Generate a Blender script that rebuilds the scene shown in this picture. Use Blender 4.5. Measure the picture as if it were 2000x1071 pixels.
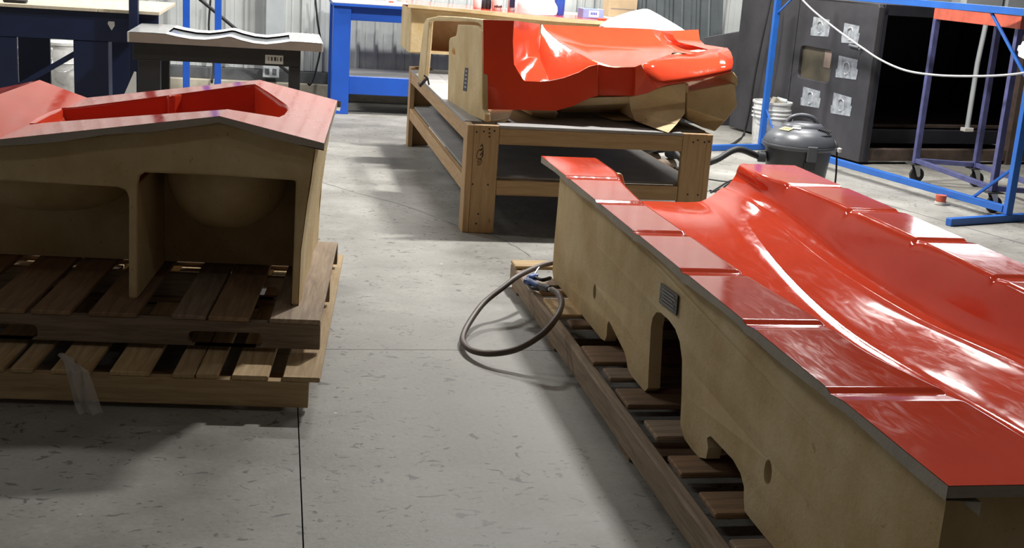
import bpy, bmesh, math, random
from mathutils import Vector, Matrix
from mathutils.geometry import tessellate_polygon

random.seed(7)
for o in list(bpy.data.objects):
    bpy.data.objects.remove(o, do_unlink=True)
SC = bpy.context.scene
COL = SC.collection

# ------------------------------------------------------------------ camera
F = 2400.0
PIT, ROLL, YAW, CH = math.radians(14.345), math.radians(3.915), math.radians(-11.37), 1.5
_f = Vector((0, math.cos(PIT), -math.sin(PIT)))
_r = Vector((1, 0, 0))
_u = Vector((0, math.sin(PIT), math.cos(PIT)))
_rr = math.cos(ROLL) * _r + math.sin(ROLL) * _u
_uu = -math.sin(ROLL) * _r + math.cos(ROLL) * _u
_RZ = Matrix.Rotation(YAW, 3, 'Z')
FW, RT, UP = _RZ @ _f, _RZ @ _rr, _RZ @ _uu
CAM = Vector((0, 0, CH))
cd = bpy.data.cameras.new('camera')
cd.sensor_fit = 'HORIZONTAL'
cd.sensor_width = 36.0
cd.lens = F / 2000.0 * 36.0
cd.clip_end = 200
cam = bpy.data.objects.new('camera', cd)
COL.objects.link(cam)
cam.matrix_world = Matrix((
    (RT.x, UP.x, -FW.x, CAM.x), (RT.y, UP.y, -FW.y, CAM.y), (RT.z, UP.z, -FW.z, CAM.z), (0, 0, 0, 1)))
SC.camera = cam

# ------------------------------------------------------------------ world, exposure, lights
SC.view_settings.view_transform = 'Standard'
SC.view_settings.look = 'None'
SC.view_settings.gamma = 1.0
SC.view_settings.exposure = 0.18
SC.view_settings.use_curve_mapping = False
w = bpy.data.worlds.new('shop_world')
SC.world = w
w.use_nodes = True
w.node_tree.nodes['Background'].inputs[0].default_value = (1.0, 0.86, 0.70, 1)
w.node_tree.nodes['Background'].inputs[1].default_value = 0.048


def area(name, loc, sx, sy, power, rot=(0, 0, 0), col=(1, 0.97, 0.92)):
    l = bpy.data.lights.new(name, 'AREA')
    l.shape = 'RECTANGLE'
    l.size, l.size_y, l.energy, l.color = sx, sy, power, col
    o = bpy.data.objects.new(name, l)
    o.location = loc
    o.rotation_euler = rot
    COL.objects.link(o)
    return o


# tube fixtures hung under the ceiling: (x, y, watts)
CEIL = 4.5
FIX_Z = 4.2
FIXTURES = [(2.45, 7.9, 300), (-1.9, 7.3, 40), (-2.2, 10.3, 120), (1.6, 11.0, 170), (5.0, 10.8, 120),
            (4.6, 8.6, 60), (-1.2, 1.4, 3), (2.4, 1.6, 4)]
for (fx, fy, fp) in FIXTURES:
    area('tube_light', (fx, fy, FIX_Z - 0.075), 0.36 if fp > 250 else 0.9, 0.16, fp, col=(1.0, 0.985, 0.95))

# ------------------------------------------------------------------ pixel helpers (photo frame 2000 x 1071)
def ray(x, y):
    return FW + RT * ((x - 1000) / F) - UP * ((y - 535.5) / F)


def _pl(x, y, n, d):
    r = ray(x, y)
    return CAM + r * ((d - n.dot(CAM)) / n.dot(r))


def G(x, y, z=0.0):
    return _pl(x, y, Vector((0, 0, 1)), z)


def PX(x, y, X):
    return _pl(x, y, Vector((1, 0, 0)), X)


def PY(x, y, Y):
    return _pl(x, y, Vector((0, 1, 0)), Y)


# ------------------------------------------------------------------ materials
MATS = {}


def nodemat(name):
    m = bpy.data.materials.new(name)
    m.use_nodes = True
    nt = m.node_tree
    b = nt.nodes['Principled BSDF']
    MATS[name] = m
    return m, nt, b


def N(nt, kind, **kw):
    n = nt.nodes.new(kind)
    for k, v in kw.items():
        if k in n.inputs:
            n.inputs[k].default_value = v
        else:
            setattr(n, k, v)
    return n


def coords(nt, scale=(1, 1, 1), kind='Object', rot=(0, 0, 0)):
    tc = N(nt, 'ShaderNodeTexCoord')
    mp = N(nt, 'ShaderNodeMapping')
    mp.inputs['Scale'].default_value = scale
    mp.inputs['Rotation'].default_value = rot
    nt.links.new(tc.outputs[kind], mp.inputs[0])
    return mp.outputs[0]


def ramp(nt, fac, stops):
    r = N(nt, 'ShaderNodeValToRGB')
    e = r.color_ramp.elements
    while len(e) < len(stops):
        e.new(0.5)
    for el, (p, c) in zip(e, stops):
        el.position = p
        el.color = (*c, 1) if len(c) == 3 else c
    nt.links.new(fac, r.inputs[0])
    return r.outputs[0]


def plain(name, col, rough=0.5, metal=0.0, noise=0.12, nscale=9.0, bump=0.0, bscale=60, coat=0.0, spec=0.5):
    m, nt, b = nodemat(name)
    v = coords(nt)
    n = N(nt, 'ShaderNodeTexNoise', Scale=nscale, Detail=5.0, Roughness=0.6)
    nt.links.new(v, n.inputs['Vector'])
    lo = tuple(max(0, c * (1 - noise)) for c in col)
    hi = tuple(min(1, c * (1 + noise)) for c in col)
    nt.links.new(ramp(nt, n.outputs[0], [(0.3, lo), (0.7, hi)]), b.inputs['Base Color'])
    b.inputs['Roughness'].default_value = rough
    b.inputs['Metallic'].default_value = metal
    b.inputs['Coat Weight'].default_value = coat
    b.inputs['Specular IOR Level'].default_value = spec
    if bump > 0:
        n2 = N(nt, 'ShaderNodeTexNoise', Scale=bscale, Detail=4.0, Roughness=0.65)
        nt.links.new(v, n2.inputs['Vector'])
        bp = N(nt, 'ShaderNodeBump', Strength=bump, Distance=0.01)
        nt.links.new(n2.outputs[0], bp.inputs['Height'])
        nt.links.new(bp.outputs[0], b.inputs['Normal'])
    return m


def wood(name, dark, light, scale=1.0, rough=0.75, tint=0.35):
    """grain runs along each board's own longest axis (the boards are built along local X)"""
    m, nt, b = nodemat(name)
    v = coords(nt, (1.6 * scale, 22 * scale, 22 * scale))
    n = N(nt, 'ShaderNodeTexNoise', Scale=2.2, Detail=7.0, Roughness=0.65, Distortion=0.6)
    nt.links.new(v, n.inputs['Vector'])
    c = ramp(nt, n.outputs[0], [(0.3, dark), (0.7, light)])
    v2 = coords(nt, (3, 7, 7))
    k = N(nt, 'ShaderNodeTexVoronoi', Scale=1.5)
    nt.links.new(v2, k.inputs['Vector'])
    kn = ramp(nt, k.outputs['Distance'], [(0.02, (0.35, 0.25, 0.18)), (0.09, (1, 1, 1))])
    mx = N(nt, 'ShaderNodeMix', data_type='RGBA', blend_type='MULTIPLY')
    mx.inputs[0].default_value = 0.8
    nt.links.new(c, mx.inputs[6])
    nt.links.new(kn, mx.inputs[7])
    oi = N(nt, 'ShaderNodeObjectInfo')
    mr = N(nt, 'ShaderNodeMapRange')
    mr.inputs['To Min'].default_value = 1 - tint
    mr.inputs['To Max'].default_value = 1 + tint * 0.4
    nt.links.new(oi.outputs['Random'], mr.inputs[0])
    hs = N(nt, 'ShaderNodeHueSaturation')
    nt.links.new(mr.outputs[0], hs.inputs['Value'])
    nt.links.new(mx.outputs[2], hs.inputs['Color'])
    nt.links.new(hs.outputs[0], b.inputs['Base Color'])
    b.inputs['Roughness'].default_value = rough
    bp = N(nt, 'ShaderNodeBump', Strength=0.25, Distance=0.004)
    nt.links.new(n.outputs[0], bp.inputs['Height'])
    nt.links.new(bp.outputs[0], b.inputs['Normal'])
    return m


def gelcoat(name, col, rough=0.07):
    m, nt, b = nodemat(name)
    v = coords(nt)
    n = N(nt, 'ShaderNodeTexNoise', Scale=5.0, Detail=4.0, Roughness=0.6)
    nt.links.new(v, n.inputs['Vector'])
    lo = tuple(c * 0.9 for c in col)
    nt.links.new(ramp(nt, n.outputs[0], [(0.3, lo), (0.7, col)]), b.inputs['Base Color'])
    # buffing smears and hairline scratches live in the gloss only
    vs = coords(nt, (14, 3, 6), rot=(0, 0, 0.7))
    s = N(nt, 'ShaderNodeTexNoise', Scale=2.0, Detail=6.0, Roughness=0.7, Distortion=1.2)
    nt.links.new(vs, s.inputs['Vector'])
    rr = ramp(nt, s.outputs[0], [(0.45, (rough,) * 3), (0.62, (rough + 0.06,) * 3), (0.75, (rough + 0.12,) * 3)])
    nt.links.new(rr, b.inputs['Roughness'])
    b.inputs['Specular IOR Level'].default_value = 0.36
    b.inputs['Coat Weight'].default_value = 0.0
    b.inputs['Coat Roughness'].default_value = 0.03
    w1 = N(nt, 'ShaderNodeTexNoise', Scale=7.0, Detail=2.0)
    nt.links.new(v, w1.inputs['Vector'])
    bp = N(nt, 'ShaderNodeBump', Strength=0.02, Distance=0.02)
    nt.links.new(w1.outputs[0], bp.inputs['Height'])
    nt.links.new(bp.outputs[0], b.inputs['Normal'])
    return m


def fibreglass(name, a, bcol, c):
    m, nt, b = nodemat(name)
    v = coords(nt)
    n = N(nt, 'ShaderNodeTexNoise', Scale=3.5, Detail=6.0, Roughness=0.62)
    nt.links.new(v, n.inputs['Vector'])
    base = ramp(nt, n.outputs[0], [(0.28, a), (0.5, bcol), (0.72, c)])
    vs = coords(nt, (2.2, 2.2, 1.4))
    st = N(nt, 'ShaderNodeTexNoise', Scale=2.6, Detail=5.0, Roughness=0.5)
    nt.links.new(vs, st.inputs['Vector'])
    sm = ramp(nt, st.outputs[0], [(0.36, (0.88, 0.82, 0.72)), (0.55, (1, 1, 1))])
    mx = N(nt, 'ShaderNodeMix', data_type='RGBA', blend_type='MULTIPLY')
    mx.inputs[0].default_value = 0.7
    nt.links.new(base, mx.inputs[6])
    nt.links.new(sm, mx.inputs[7])
    sp = N(nt, 'ShaderNodeTexNoise', Scale=38.0, Detail=3.0, Roughness=0.6, Distortion=1.5)
    nt.links.new(v, sp.inputs['Vector'])
    spc = ramp(nt, sp.outputs[0], [(0.27, (0.55, 0.45, 0.33)), (0.35, (1, 1, 1))])
    mx2 = N(nt, 'ShaderNodeMix', data_type='RGBA', blend_type='MULTIPLY')
    mx2.inputs[0].default_value = 0.7
    nt.links.new(mx.outputs[2], mx2.inputs[6])
    nt.links.new(spc, mx2.inputs[7])
    nt.links.new(mx2.outputs[2], b.inputs['Base Color'])
    b.inputs['Roughness'].default_value = 0.7
    b.inputs['Specular IOR Level'].default_value = 0.3
    n2 = N(nt, 'ShaderNodeTexNoise', Scale=55.0, Detail=6.0, Roughness=0.7)
    nt.links.new(v, n2.inputs['Vector'])
    bp = N(nt, 'ShaderNodeBump', Strength=0.5, Distance=0.006)
    nt.links.new(n2.outputs[0], bp.inputs['Height'])
    nt.links.new(bp.outputs[0], b.inputs['Normal'])
    return m


def concrete_floor(name):
    m, nt, b = nodemat(name)
    v = coords(nt)
    n1 = N(nt, 'ShaderNodeTexNoise', Scale=1.6, Detail=9.0, Roughness=0.68)
    nt.links.new(v, n1.inputs['Vector'])
    base = ramp(nt, n1.outputs[0], [(0.30, (0.17, 0.16, 0.14)), (0.5, (0.275, 0.264, 0.238)), (0.68, (0.38, 0.37, 0.34))])
    # fine grit
    n2 = N(nt, 'ShaderNodeTexNoise', Scale=60.0, Detail=3.0, Roughness=0.6)
    nt.links.new(v, n2.inputs['Vector'])
    grit = ramp(nt, n2.outputs[0], [(0.3, (0.84, 0.84, 0.83)), (0.65, (1, 1, 1))])
    mg = N(nt, 'ShaderNodeMix', data_type='RGBA', blend_type='MULTIPLY')
    mg.inputs[0].default_value = 0.8
    nt.links.new(base, mg.inputs[6])
    nt.links.new(grit, mg.inputs[7])
    # dark curled scuffs: thin bands of a distorted noise, gated by a mask of worn areas
    vs = coords(nt, (6.5, 9.5, 9), rot=(0, 0, 0.35))
    s = N(nt, 'ShaderNodeTexNoise', Scale=1.7, Detail=3.0, Roughness=0.6, Distortion=2.2)
    nt.links.new(vs, s.inputs['Vector'])
    band = ramp(nt, s.outputs[0], [(0.615, (0, 0, 0)), (0.655, (1, 1, 1))])
    mk = N(nt, 'ShaderNodeTexNoise', Scale=0.75, Detail=2.0)
    nt.links.new(v, mk.inputs['Vector'])
    mask = ramp(nt, mk.outputs[0], [(0.34, (0, 0, 0)), (0.46, (.9, .9, .9))])
    mm = N(nt, 'ShaderNodeMix', data_type='RGBA', blend_type='MULTIPLY')
    mm.inputs[0].default_value = 1.0
    nt.links.new(band, mm.inputs[6])
    nt.links.new(mask, mm.inputs[7])
    dk = N(nt, 'ShaderNodeMix', data_type='RGBA', blend_type='MIX')
    nt.links.new(mm.outputs[2], dk.inputs[0])
    nt.links.new(mg.outputs[2], dk.inputs[6])
    dk.inputs[7].default_value = (0.085, 0.08, 0.074, 1)
    # small white drips
    vo = N(nt, 'ShaderNodeTexVoronoi', Scale=4.0)
    nt.links.new(v, vo.inputs['Vector'])
    dots = ramp(nt, vo.outputs['Distance'], [(0.012, (1, 1, 1)), (0.03, (0, 0, 0))])
    wd = N(nt, 'ShaderNodeMix', data_type='RGBA', blend_type='MIX')
    nt.links.new(dots, wd.inputs[0])
    nt.links.new(dk.outputs[2], wd.inputs[6])
    wd.inputs[7].default_value = (0.62, 0.61, 0.58, 1)
    nt.links.new(wd.outputs[2], b.inputs['Base Color'])
    rr = ramp(nt, n1.outputs[0], [(0.3, (0.5,) * 3), (0.7, (0.68,) * 3)])
    nt.links.new(rr, b.inputs['Roughness'])
    bp = N(nt, 'ShaderNodeBump', Strength=0.12, Distance=0.006)
    nt.links.new(n2.outputs[0], bp.inputs['Height'])
    nt.links.new(bp.outputs[0], b.inputs['Normal'])
    return m


M_RED = gelcoat('red_gelcoat', (0.70, 0.066, 0.026))
M_FIB = fibreglass('cream_fibreglass', (0.49, 0.36, 0.18), (0.60, 0.46, 0.26), (0.68, 0.56, 0.35))
M_EDGE = plain('flange_laminate', (0.36, 0.32, 0.27), 0.6, noise=0.1, bump=0.3, bscale=40)
M_FLOOR = concrete_floor('concrete_floor_grey')
M_PINE = wood('pine_lumber', (0.38, 0.225, 0.10), (0.53, 0.35, 0.18), 1.0, 0.6, 0.12)
M_PAL = wood('grey_pallet_wood', (0.20, 0.14, 0.095), (0.42, 0.32, 0.225), 1.2, 0.85, 0.35)
M_PALY = wood('yellow_pallet_wood', (0.38, 0.24, 0.11), (0.60, 0.44, 0.24), 1.2, 0.8, 0.25)
M_PALD = wood('dark_pallet_wood', (0.17, 0.105, 0.06), (0.36, 0.22, 0.12), 1.2, 0.8, 0.35)
M_PLYTOP = plain('grey_bench_sheet', (0.30, 0.29, 0.285), 0.55, noise=0.18, nscale=4)
M_BLUE = plain('blue_bench_paint', (0.012, 0.085, 0.46), 0.4, noise=0.12, nscale=3)
M_NAVY = plain('navy_bench_paint', (0.003, 0.009, 0.042), 0.5, noise=0.2, nscale=4)
M_RACK = plain('blue_tube_enamel', (0.02, 0.12, 0.46), 0.35, noise=0.12, nscale=6)
M_PURP = plain('violet_tube_paint', (0.075, 0.08, 0.19), 0.45, noise=0.3, nscale=12)
M_BLACK = plain('black_paint', (0.014, 0.013, 0.015), 0.5, noise=0.2)
M_CHAR = plain('charcoal_sheet', (0.045, 0.043, 0.047), 0.5, noise=0.35, nscale=2.5, bump=0.05)
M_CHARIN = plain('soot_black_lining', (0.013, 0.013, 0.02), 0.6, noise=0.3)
M_RUST = plain('rusty_plate', (0.075, 0.05, 0.038), 0.8, noise=0.45, nscale=7)
M_VAC = plain('grey_vacuum_plastic', (0.075, 0.08, 0.092), 0.36, noise=0.08)
M_VACD = plain('dark_vacuum_plastic', (0.03, 0.032, 0.037), 0.4, noise=0.08)
M_RUB = plain('black_rubber', (0.015, 0.015, 0.016), 0.55, noise=0.15)
M_HOSE = plain('brown_air_hose', (0.095, 0.066, 0.052), 0.5, noise=0.15)
M_WHITE = plain('white_plastic', (0.72, 0.72, 0.70), 0.4, noise=0.08)
M_DIRTY = plain('scuffed_white_plastic', (0.66, 0.66, 0.64), 0.5, noise=0.22, nscale=14)
M_METAL = plain('brushed_steel', (0.55, 0.56, 0.58), 0.3, 1.0, noise=0.1)
M_GALV = plain('galvanised_wall_sheet', (0.50, 0.52, 0.51), 0.45, 0.0, noise=0.12, nscale=3)
M_DSHEET = plain('dark_grey_sheet_metal', (0.07, 0.08, 0.085), 0.4, 0.2, noise=0.2, nscale=5)
M_BAND = plain('dark_flashing', (0.09, 0.095, 0.10), 0.6, noise=0.25)
M_CURB = plain('cast_concrete', (0.42, 0.38, 0.30), 0.85, noise=0.2, nscale=7, bump=0.3, bscale=25)
M_GREYB = plain('grey_electrical_enamel', (0.42, 0.45, 0.46), 0.45, noise=0.06)
M_ALU = plain('pale_aluminium', (0.66, 0.67, 0.68), 0.24, 0.55, noise=0.06)
M_TAN = plain('brown_edge_board', (0.25, 0.19, 0.155), 0.6, noise=0.12)
M_PLY = wood('pale_plywood', (0.55, 0.45, 0.32), (0.70, 0.62, 0.48), 0.6, 0.6, 0.05)
M_CARD = plain('cardboard', (0.46, 0.33, 0.20), 0.85, noise=0.08)
M_FILM = plain('grey_plastic_film', (0.32, 0.34, 0.36), 0.22, noise=0.35, nscale=16, bump=0.5, bscale=12)
M_YELL = plain('yellow_sticker', (0.75, 0.62, 0.22), 0.5, noise=0.1)
M_LBL = plain('white_label', (0.62, 0.60, 0.56), 0.5, noise=0.06)
M_INK = plain('black_ink', (0.012, 0.012, 0.014), 0.6, noise=0.05)
M_PLATE = plain('black_data_plate', (0.022, 0.022, 0.024), 0.4, noise=0.1)
M_PLTXT = plain('plate_print_grey', (0.30, 0.30, 0.30), 0.5, noise=0.1)
M_CABLE = plain('grey_cable', (0.42, 0.42, 0.43), 0.5, noise=0.06)
M_REDP = plain('faded_red_paint', (0.52, 0.10, 0.055), 0.55, noise=0.25, nscale=10)
M_GUN = plain('blue_gun_plastic', (0.06, 0.13, 0.42), 0.35, noise=0.1)
M_CLOTH = plain('white_shirt_cotton', (0.82, 0.82, 0.84), 0.85, noise=0.04, bump=0.25, bscale=9)
M_TROU = plain('black_trouser_cloth', (0.011, 0.011, 0.013), 0.9, noise=0.15, bump=0.4, bscale=22)
M_BOOT = plain('tan_boot_leather', (0.20, 0.15, 0.11), 0.7, noise=0.2)
M_SKIN = plain('skin', (0.48, 0.27, 0.19), 0.55, noise=0.06)
M_HAIR = plain('dark_hair', (0.03, 0.02, 0.015), 0.6, noise=0.3)
M_CEIL = plain('dark_ceiling', (0.10, 0.10, 0.105), 0.8, noise=0.1)
M_FIXT = plain('white_fixture_enamel', (0.6, 0.6, 0.6), 0.5, noise=0.03)


def emis(name, col, s):
    m, nt, b = nodemat(name)
    b.inputs['Base Color'].default_value = (*col, 1)
    b.inputs['Emission Color'].default_value = (*col, 1)
    b.inputs['Emission Strength'].default_value = s
    return m


M_TUBE = emis('lit_diffuser', (1, 0.98, 0.94), 3.0)
M_DAY = emis('daylit_pane', (0.93, 0.97, 1.0), 5.0)

m, nt, b = nodemat('clear_poly_film')
b.inputs['Base Color'].default_value = (0.75, 0.72, 0.70, 1)
b.inputs['Roughness'].default_value = 0.12
b.inputs['Transmission Weight'].default_value = 0.4
b.inputs['IOR'].default_value = 1.2
b.inputs['Alpha'].default_value = 0.8
M_POLY = m

# ------------------------------------------------------------------ builders
def new_obj(name, me, mat, parent=None, loc=(0, 0, 0), rot=(0, 0, 0)):
    if mat is not None and len(me.materials) == 0:
        me.materials.append(mat)
    o = bpy.data.objects.new(name, me)
    COL.objects.link(o)
    o.location = loc
    o.rotation_euler = rot
    if parent is not None:
        o.parent = parent
    return o


def mesh(name, verts, faces, mat, parent=None, smooth=None, loc=(0, 0, 0), rot=(0, 0, 0), bevel=0.0, merge=False):
    me = bpy.data.meshes.new(name)
    bm = bmesh.new()
    vs = [bm.verts.new(Vector(v)) for v in verts]
    for f in faces:
        try:
            bm.faces.new([vs[i] for i in f])
        except ValueError:
            pass
    if merge:
        bmesh.ops.remove_doubles(bm, verts=bm.verts, dist=1e-5)
    bmesh.ops.recalc_face_normals(bm, faces=bm.faces)
    bm.to_mesh(me)
    bm.free()
    if smooth is not None:
        me.shade_smooth()
        me.set_sharp_from_angle(angle=math.radians(smooth))
    o = new_obj(name, me, mat, parent, loc, rot)
    if bevel > 0:
        bv = o.modifiers.new('bevel', 'BEVEL')
        bv.width = bevel
        bv.segments = 2
        bv.limit_method = 'ANGLE'
        bv.angle_limit = math.radians(50)
    return o


_BOX = {}


def box_mesh(sx, sy, sz, bev, mat):
    key = (round(sx, 4), round(sy, 4), round(sz, 4), round(bev, 4), mat.name)
    if key in _BOX:
        return _BOX[key]
    me = bpy.data.meshes.new('board')
    bm = bmesh.new()
    bmesh.ops.create_cube(bm, size=1.0)
    bmesh.ops.scale(bm, vec=(sx, sy, sz), verts=bm.verts)
    if bev > 0:
        bmesh.ops.bevel(bm, geom=list(bm.edges), offset=min(bev, sx * .3, sy * .3, sz * .3), segments=1, affect='EDGES')
    bm.to_mesh(me)
    bm.free()
    me.materials.append(mat)
    _BOX[key] = me
    return me


def box(name, x0, x1, y0, y1, z0, z1, mat, parent=None, bev=0.003, rot=(0, 0, 0)):
    """box between bounds; the grain axis (local X) is laid along its longest side"""
    sx, sy, sz = abs(x1 - x0), abs(y1 - y0), abs(z1 - z0)
    c = ((x0 + x1) / 2, (y0 + y1) / 2, (z0 + z1) / 2)
    if sy >= sx and sy >= sz:
        return new_obj(name, box_mesh(sy, sx, sz, bev, mat), None, parent, c, (rot[0], rot[1], rot[2] + math.pi / 2))
    if sz >= sx and sz >= sy:
        return new_obj(name, box_mesh(sz, sy, sx, bev, mat), None, parent, c, (rot[0], rot[1] + math.pi / 2, rot[2]))
    return new_obj(name, box_mesh(sx, sy, sz, bev, mat), None, parent, c, rot)


def beam(name, a, b, wy, wz, mat, parent=None, bev=0.002, up=Vector((0, 0, 1))):
    """bar from a to b, section wy x wz"""
    a, b = Vector(a), Vector(b)
    d = b - a
    L = d.length
    d.normalize()
    s = up.cross(d)
    if s.length < 1e-4:
        s = Vector((0, 1, 0))
    s.normalize()
    t = d.cross(s)
    R = Matrix((d, s, t)).transposed()
    o = new_obj(name, box_mesh(L, wy, wz, bev, mat), None, parent, (a + b) / 2)
    o.rotation_euler = R.to_euler()
    return o


def catmull(pts, n):
    pts = [Vector(p) for p in pts]
    P = [pts[0] * 2 - pts[1]] + pts + [pts[-1] * 2 - pts[-2]]
    out = []
    for i in range(1, len(P) - 2):
        for k in range(n):
            t = k / n
            a, b_, c, d = P[i - 1], P[i], P[i + 1], P[i + 2]
            out.append(0.5 * ((2 * b_) + (c - a) * t + (2 * a - 5 * b_ + 4 * c - d) * t * t + (3 * b_ - a - 3 * c + d) * t ** 3))
    out.append(pts[-1])
    return out


def tube(name, pts, r, mat, parent=None, seg=8, sub=6, corr=0.0):
    P = catmull(pts, sub) if sub > 1 else [Vector(p) for p in pts]
    vs, fs = [], []
    prev = None
    for i, p in enumerate(P):
        d = (P[min(i + 1, len(P) - 1)] - P[max(i - 1, 0)]).normalized()
        if prev is None:
            n = d.cross(Vector((0, 0, 1)))
            if n.length < 1e-3:
                n = d.cross(Vector((1, 0, 0)))
        else:
            n = prev - d * prev.dot(d)
        n.normalize()
        prev = n
        b_ = d.cross(n)
        rr = r[i * (len(r) - 1) // max(1, len(P) - 1)] if isinstance(r, (list, tuple)) else r
        if corr and i % 2:
            rr *= 1 - corr
        for k in range(seg):
            a = 2 * math.pi * k / seg
            vs.append(p + (n * math.cos(a) + b_ * math.sin(a)) * rr)
    for i in range(len(P) - 1):
        for k in range(seg):
            fs.append((i * seg + k, i * seg + (k + 1) % seg, (i + 1) * seg + (k + 1) % seg, (i + 1) * seg + k))
    fs.append(tuple(range(seg)))
    fs.append(tuple((len(P) - 1) * seg + k for k in range(seg)))
    return mesh(name, vs, fs, mat, parent, smooth=60)


def lathe(name, prof, mat, parent=None, seg=28, loc=(0, 0, 0), rot=(0, 0, 0), sx=1.0, sy=1.0, smooth=40):
    vs, fs = [], []
    for (r, z) in prof:
        for k in range(seg):
            a = 2 * math.pi * k / seg
            vs.append((r * math.cos(a) * sx, r * math.sin(a) * sy, z))
    for i in range(len(prof) - 1):
        for k in range(seg):
            fs.append((i * seg + k, i * seg + (k + 1) % seg, (i + 1) * seg + (k + 1) % seg, (i + 1) * seg + k))
    if prof[0][0] > 1e-4:
        fs.append(tuple(range(seg)))
    if prof[-1][0] > 1e-4:
        fs.append(tuple((len(prof) - 1) * seg + k for k in range(seg)))
    return mesh(name, vs, fs, mat, parent, smooth=smooth, loc=loc, rot=rot, merge=True)


def plate(name, outline, fn, mat, parent=None, holes=(), bevel=0.0, loc=(0, 0, 0), smooth=None):
    """2-D outline with holes, extruded: fn(a, b, t) with t = 0 front and t = 1 back"""
    loops = [outline] + list(holes)
    flat = [p for l in loops for p in l]
    tris = tessellate_polygon([[Vector((p[0], p[1], 0)) for p in l] for l in loops])
    n = len(flat)
    vs = [fn(p[0], p[1], 0) for p in flat] + [fn(p[0], p[1], 1) for p in flat]
    fs = [tuple(t) for t in tris] + [tuple(i + n for i in reversed(t)) for t in tris]
    k = 0
    for l in loops:
        for i in range(len(l)):
            a, b_ = k + i, k + (i + 1) % len(l)
            fs.append((a, b_, b_ + n, a + n))
        k += len(l)
    return mesh(name, vs, fs, mat, parent, bevel=bevel, loc=loc, smooth=smooth)


def loft(name, rows, mat, parent=None, smooth=35, close=False, thick=0.0):
    n = len(rows[0])
    vs = [p for r in rows for p in r]
    fs = []
    for i in range(len(rows) - 1):
        for k in range(n - 1):
            fs.append((i * n + k, i * n + k + 1, (i + 1) * n + k + 1, (i + 1) * n + k))
    o = mesh(name, vs, fs, mat, parent, smooth=smooth)
    if thick:
        s = o.modifiers.new('solid', 'SOLIDIFY')
        s.thickness = thick
        s.offset = 0
    return o


def circle2(cx, cy, rx, ry=None, n=14):
    ry = rx if ry is None else ry
    return [(cx + rx * math.cos(2 * math.pi * k / n), cy + ry * math.sin(2 * math.pi * k / n)) for k in range(n)]


def rounded(pts, r, n=3):
    out = []
    L = len(pts)
    for i in range(L):
        p, a, c = Vector(pts[i]), Vector(pts[i - 1]), Vector(pts[(i + 1) % L])
        d1, d2 = (a - p), (c - p)
        rr = min(r, d1.length * .45, d2.length * .45)
        q1, q2 = p + d1.normalized() * rr, p + d2.normalized() * rr
        for k in range(n + 1):
            t = k / n
            out.append(tuple((1 - t) ** 2 * q1 + 2 * t * (1 - t) * p + t * t * q2))
    return out


def tag(o, label, cat, group=None, kind=None):
    o['label'] = label
    o['category'] = cat
    if group:
        o['group'] = group
    if kind:
        o['kind'] = kind
    return o


def struct(o):
    o['kind'] = 'structure'
    return o


def empty(name, loc=(0, 0, 0), rz=0.0):
    o = bpy.data.objects.new(name, None)
    o.empty_display_size = 0.1
    COL.objects.link(o)
    o.location = loc
    o.rotation_euler = (0, 0, rz)
    return o


def thing(name, label, cat, loc=(0, 0, 0), rz=0.0, group=None):
    return tag(empty(name, loc, rz), label, cat, group)


def hplate(name, c, ux, uy, wx, wy, t, mat, parent):
    """small flat rectangle centred at c, in-plane axes ux, uy"""
    c, ux, uy = Vector(c), Vector(ux).normalized(), Vector(uy).normalized()
    n = ux.cross(uy)
    vs = []
    for tt in (0, t):
        for sx, sy in ((-1, -1), (1, -1), (1, 1), (-1, 1)):
            vs.append(c + ux * sx * wx / 2 + uy * sy * wy / 2 + n * tt)
    return mesh(name, vs, [(0, 1, 2, 3), (7, 6, 5, 4), (0, 1, 5, 4), (1, 2, 6, 5), (2, 3, 7, 6), (3, 0, 4, 7)], mat, parent)



def rebase(t, loc):
    loc = Vector(loc)
    for c in t.children:
        c.location = c.location - loc
    t.location = loc
    return t


# ================================================================== THE SETTING
floor = struct(mesh('floor', [(-7, -3, -0.1), (10, -3, -0.1), (10, 14, -0.1), (-7, 14, -0.1)], [(0, 1, 2, 3)], M_BAND))
for (x0, x1) in ((-7, 0.09), (0.09, 10)):
    for (y0, y1) in ((-3, 4.55), (4.55, 14)):
        vs = [(x0 + .002, y0 + .002, 0), (x1 - .002, y0 + .002, 0), (x1 - .002, y1 - .002, 0), (x0 + .002, y1 - .002, 0)]
        vs += [(a, b_, -0.1) for a, b_, c in vs]
        mesh('floor_slab', vs, [(0, 1, 2, 3), (0, 1, 5, 4), (1, 2, 6, 5), (2, 3, 7, 6), (3, 0, 4, 7)], M_FLOOR, floor)


def ribbon(name, pts, wd, mat, parent, z=0.0008, jit=0.0):
    P = catmull(pts, 5)
    vs, fs = [], []
    for i, p in enumerate(P):
        d = (P[min(i + 1, len(P) - 1)] - P[max(i - 1, 0)]).normalized()
        n = Vector((-d.y, d.x, 0))
        ww = wd * (0.6 + 0.8 * random.random())
        o_ = n * (random.random() - .5) * jit
        vs += [(p.x + o_.x - n.x * ww / 2, p.y + o_.y - n.y * ww / 2, z), (p.x + o_.x + n.x * ww / 2, p.y + o_.y + n.y * ww / 2, z)]
    for i in range(len(P) - 1):
        fs.append((2 * i, 2 * i + 1, 2 * i + 3, 2 * i + 2))
    return mesh(name, vs, fs, mat, parent)


ribbon('crack', [G(*p) for p in [(625, 355), (700, 378), (800, 405), (890, 440), (960, 460), (1000, 478), (1035, 500)]], 0.006, M_BAND, floor, jit=.012)
ribbon('crack', [G(*p) for p in [(1640, 370), (1721, 397), (1860, 437), (2000, 477), (2080, 500)]], 0.010, M_BAND, floor, jit=.004)

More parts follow.
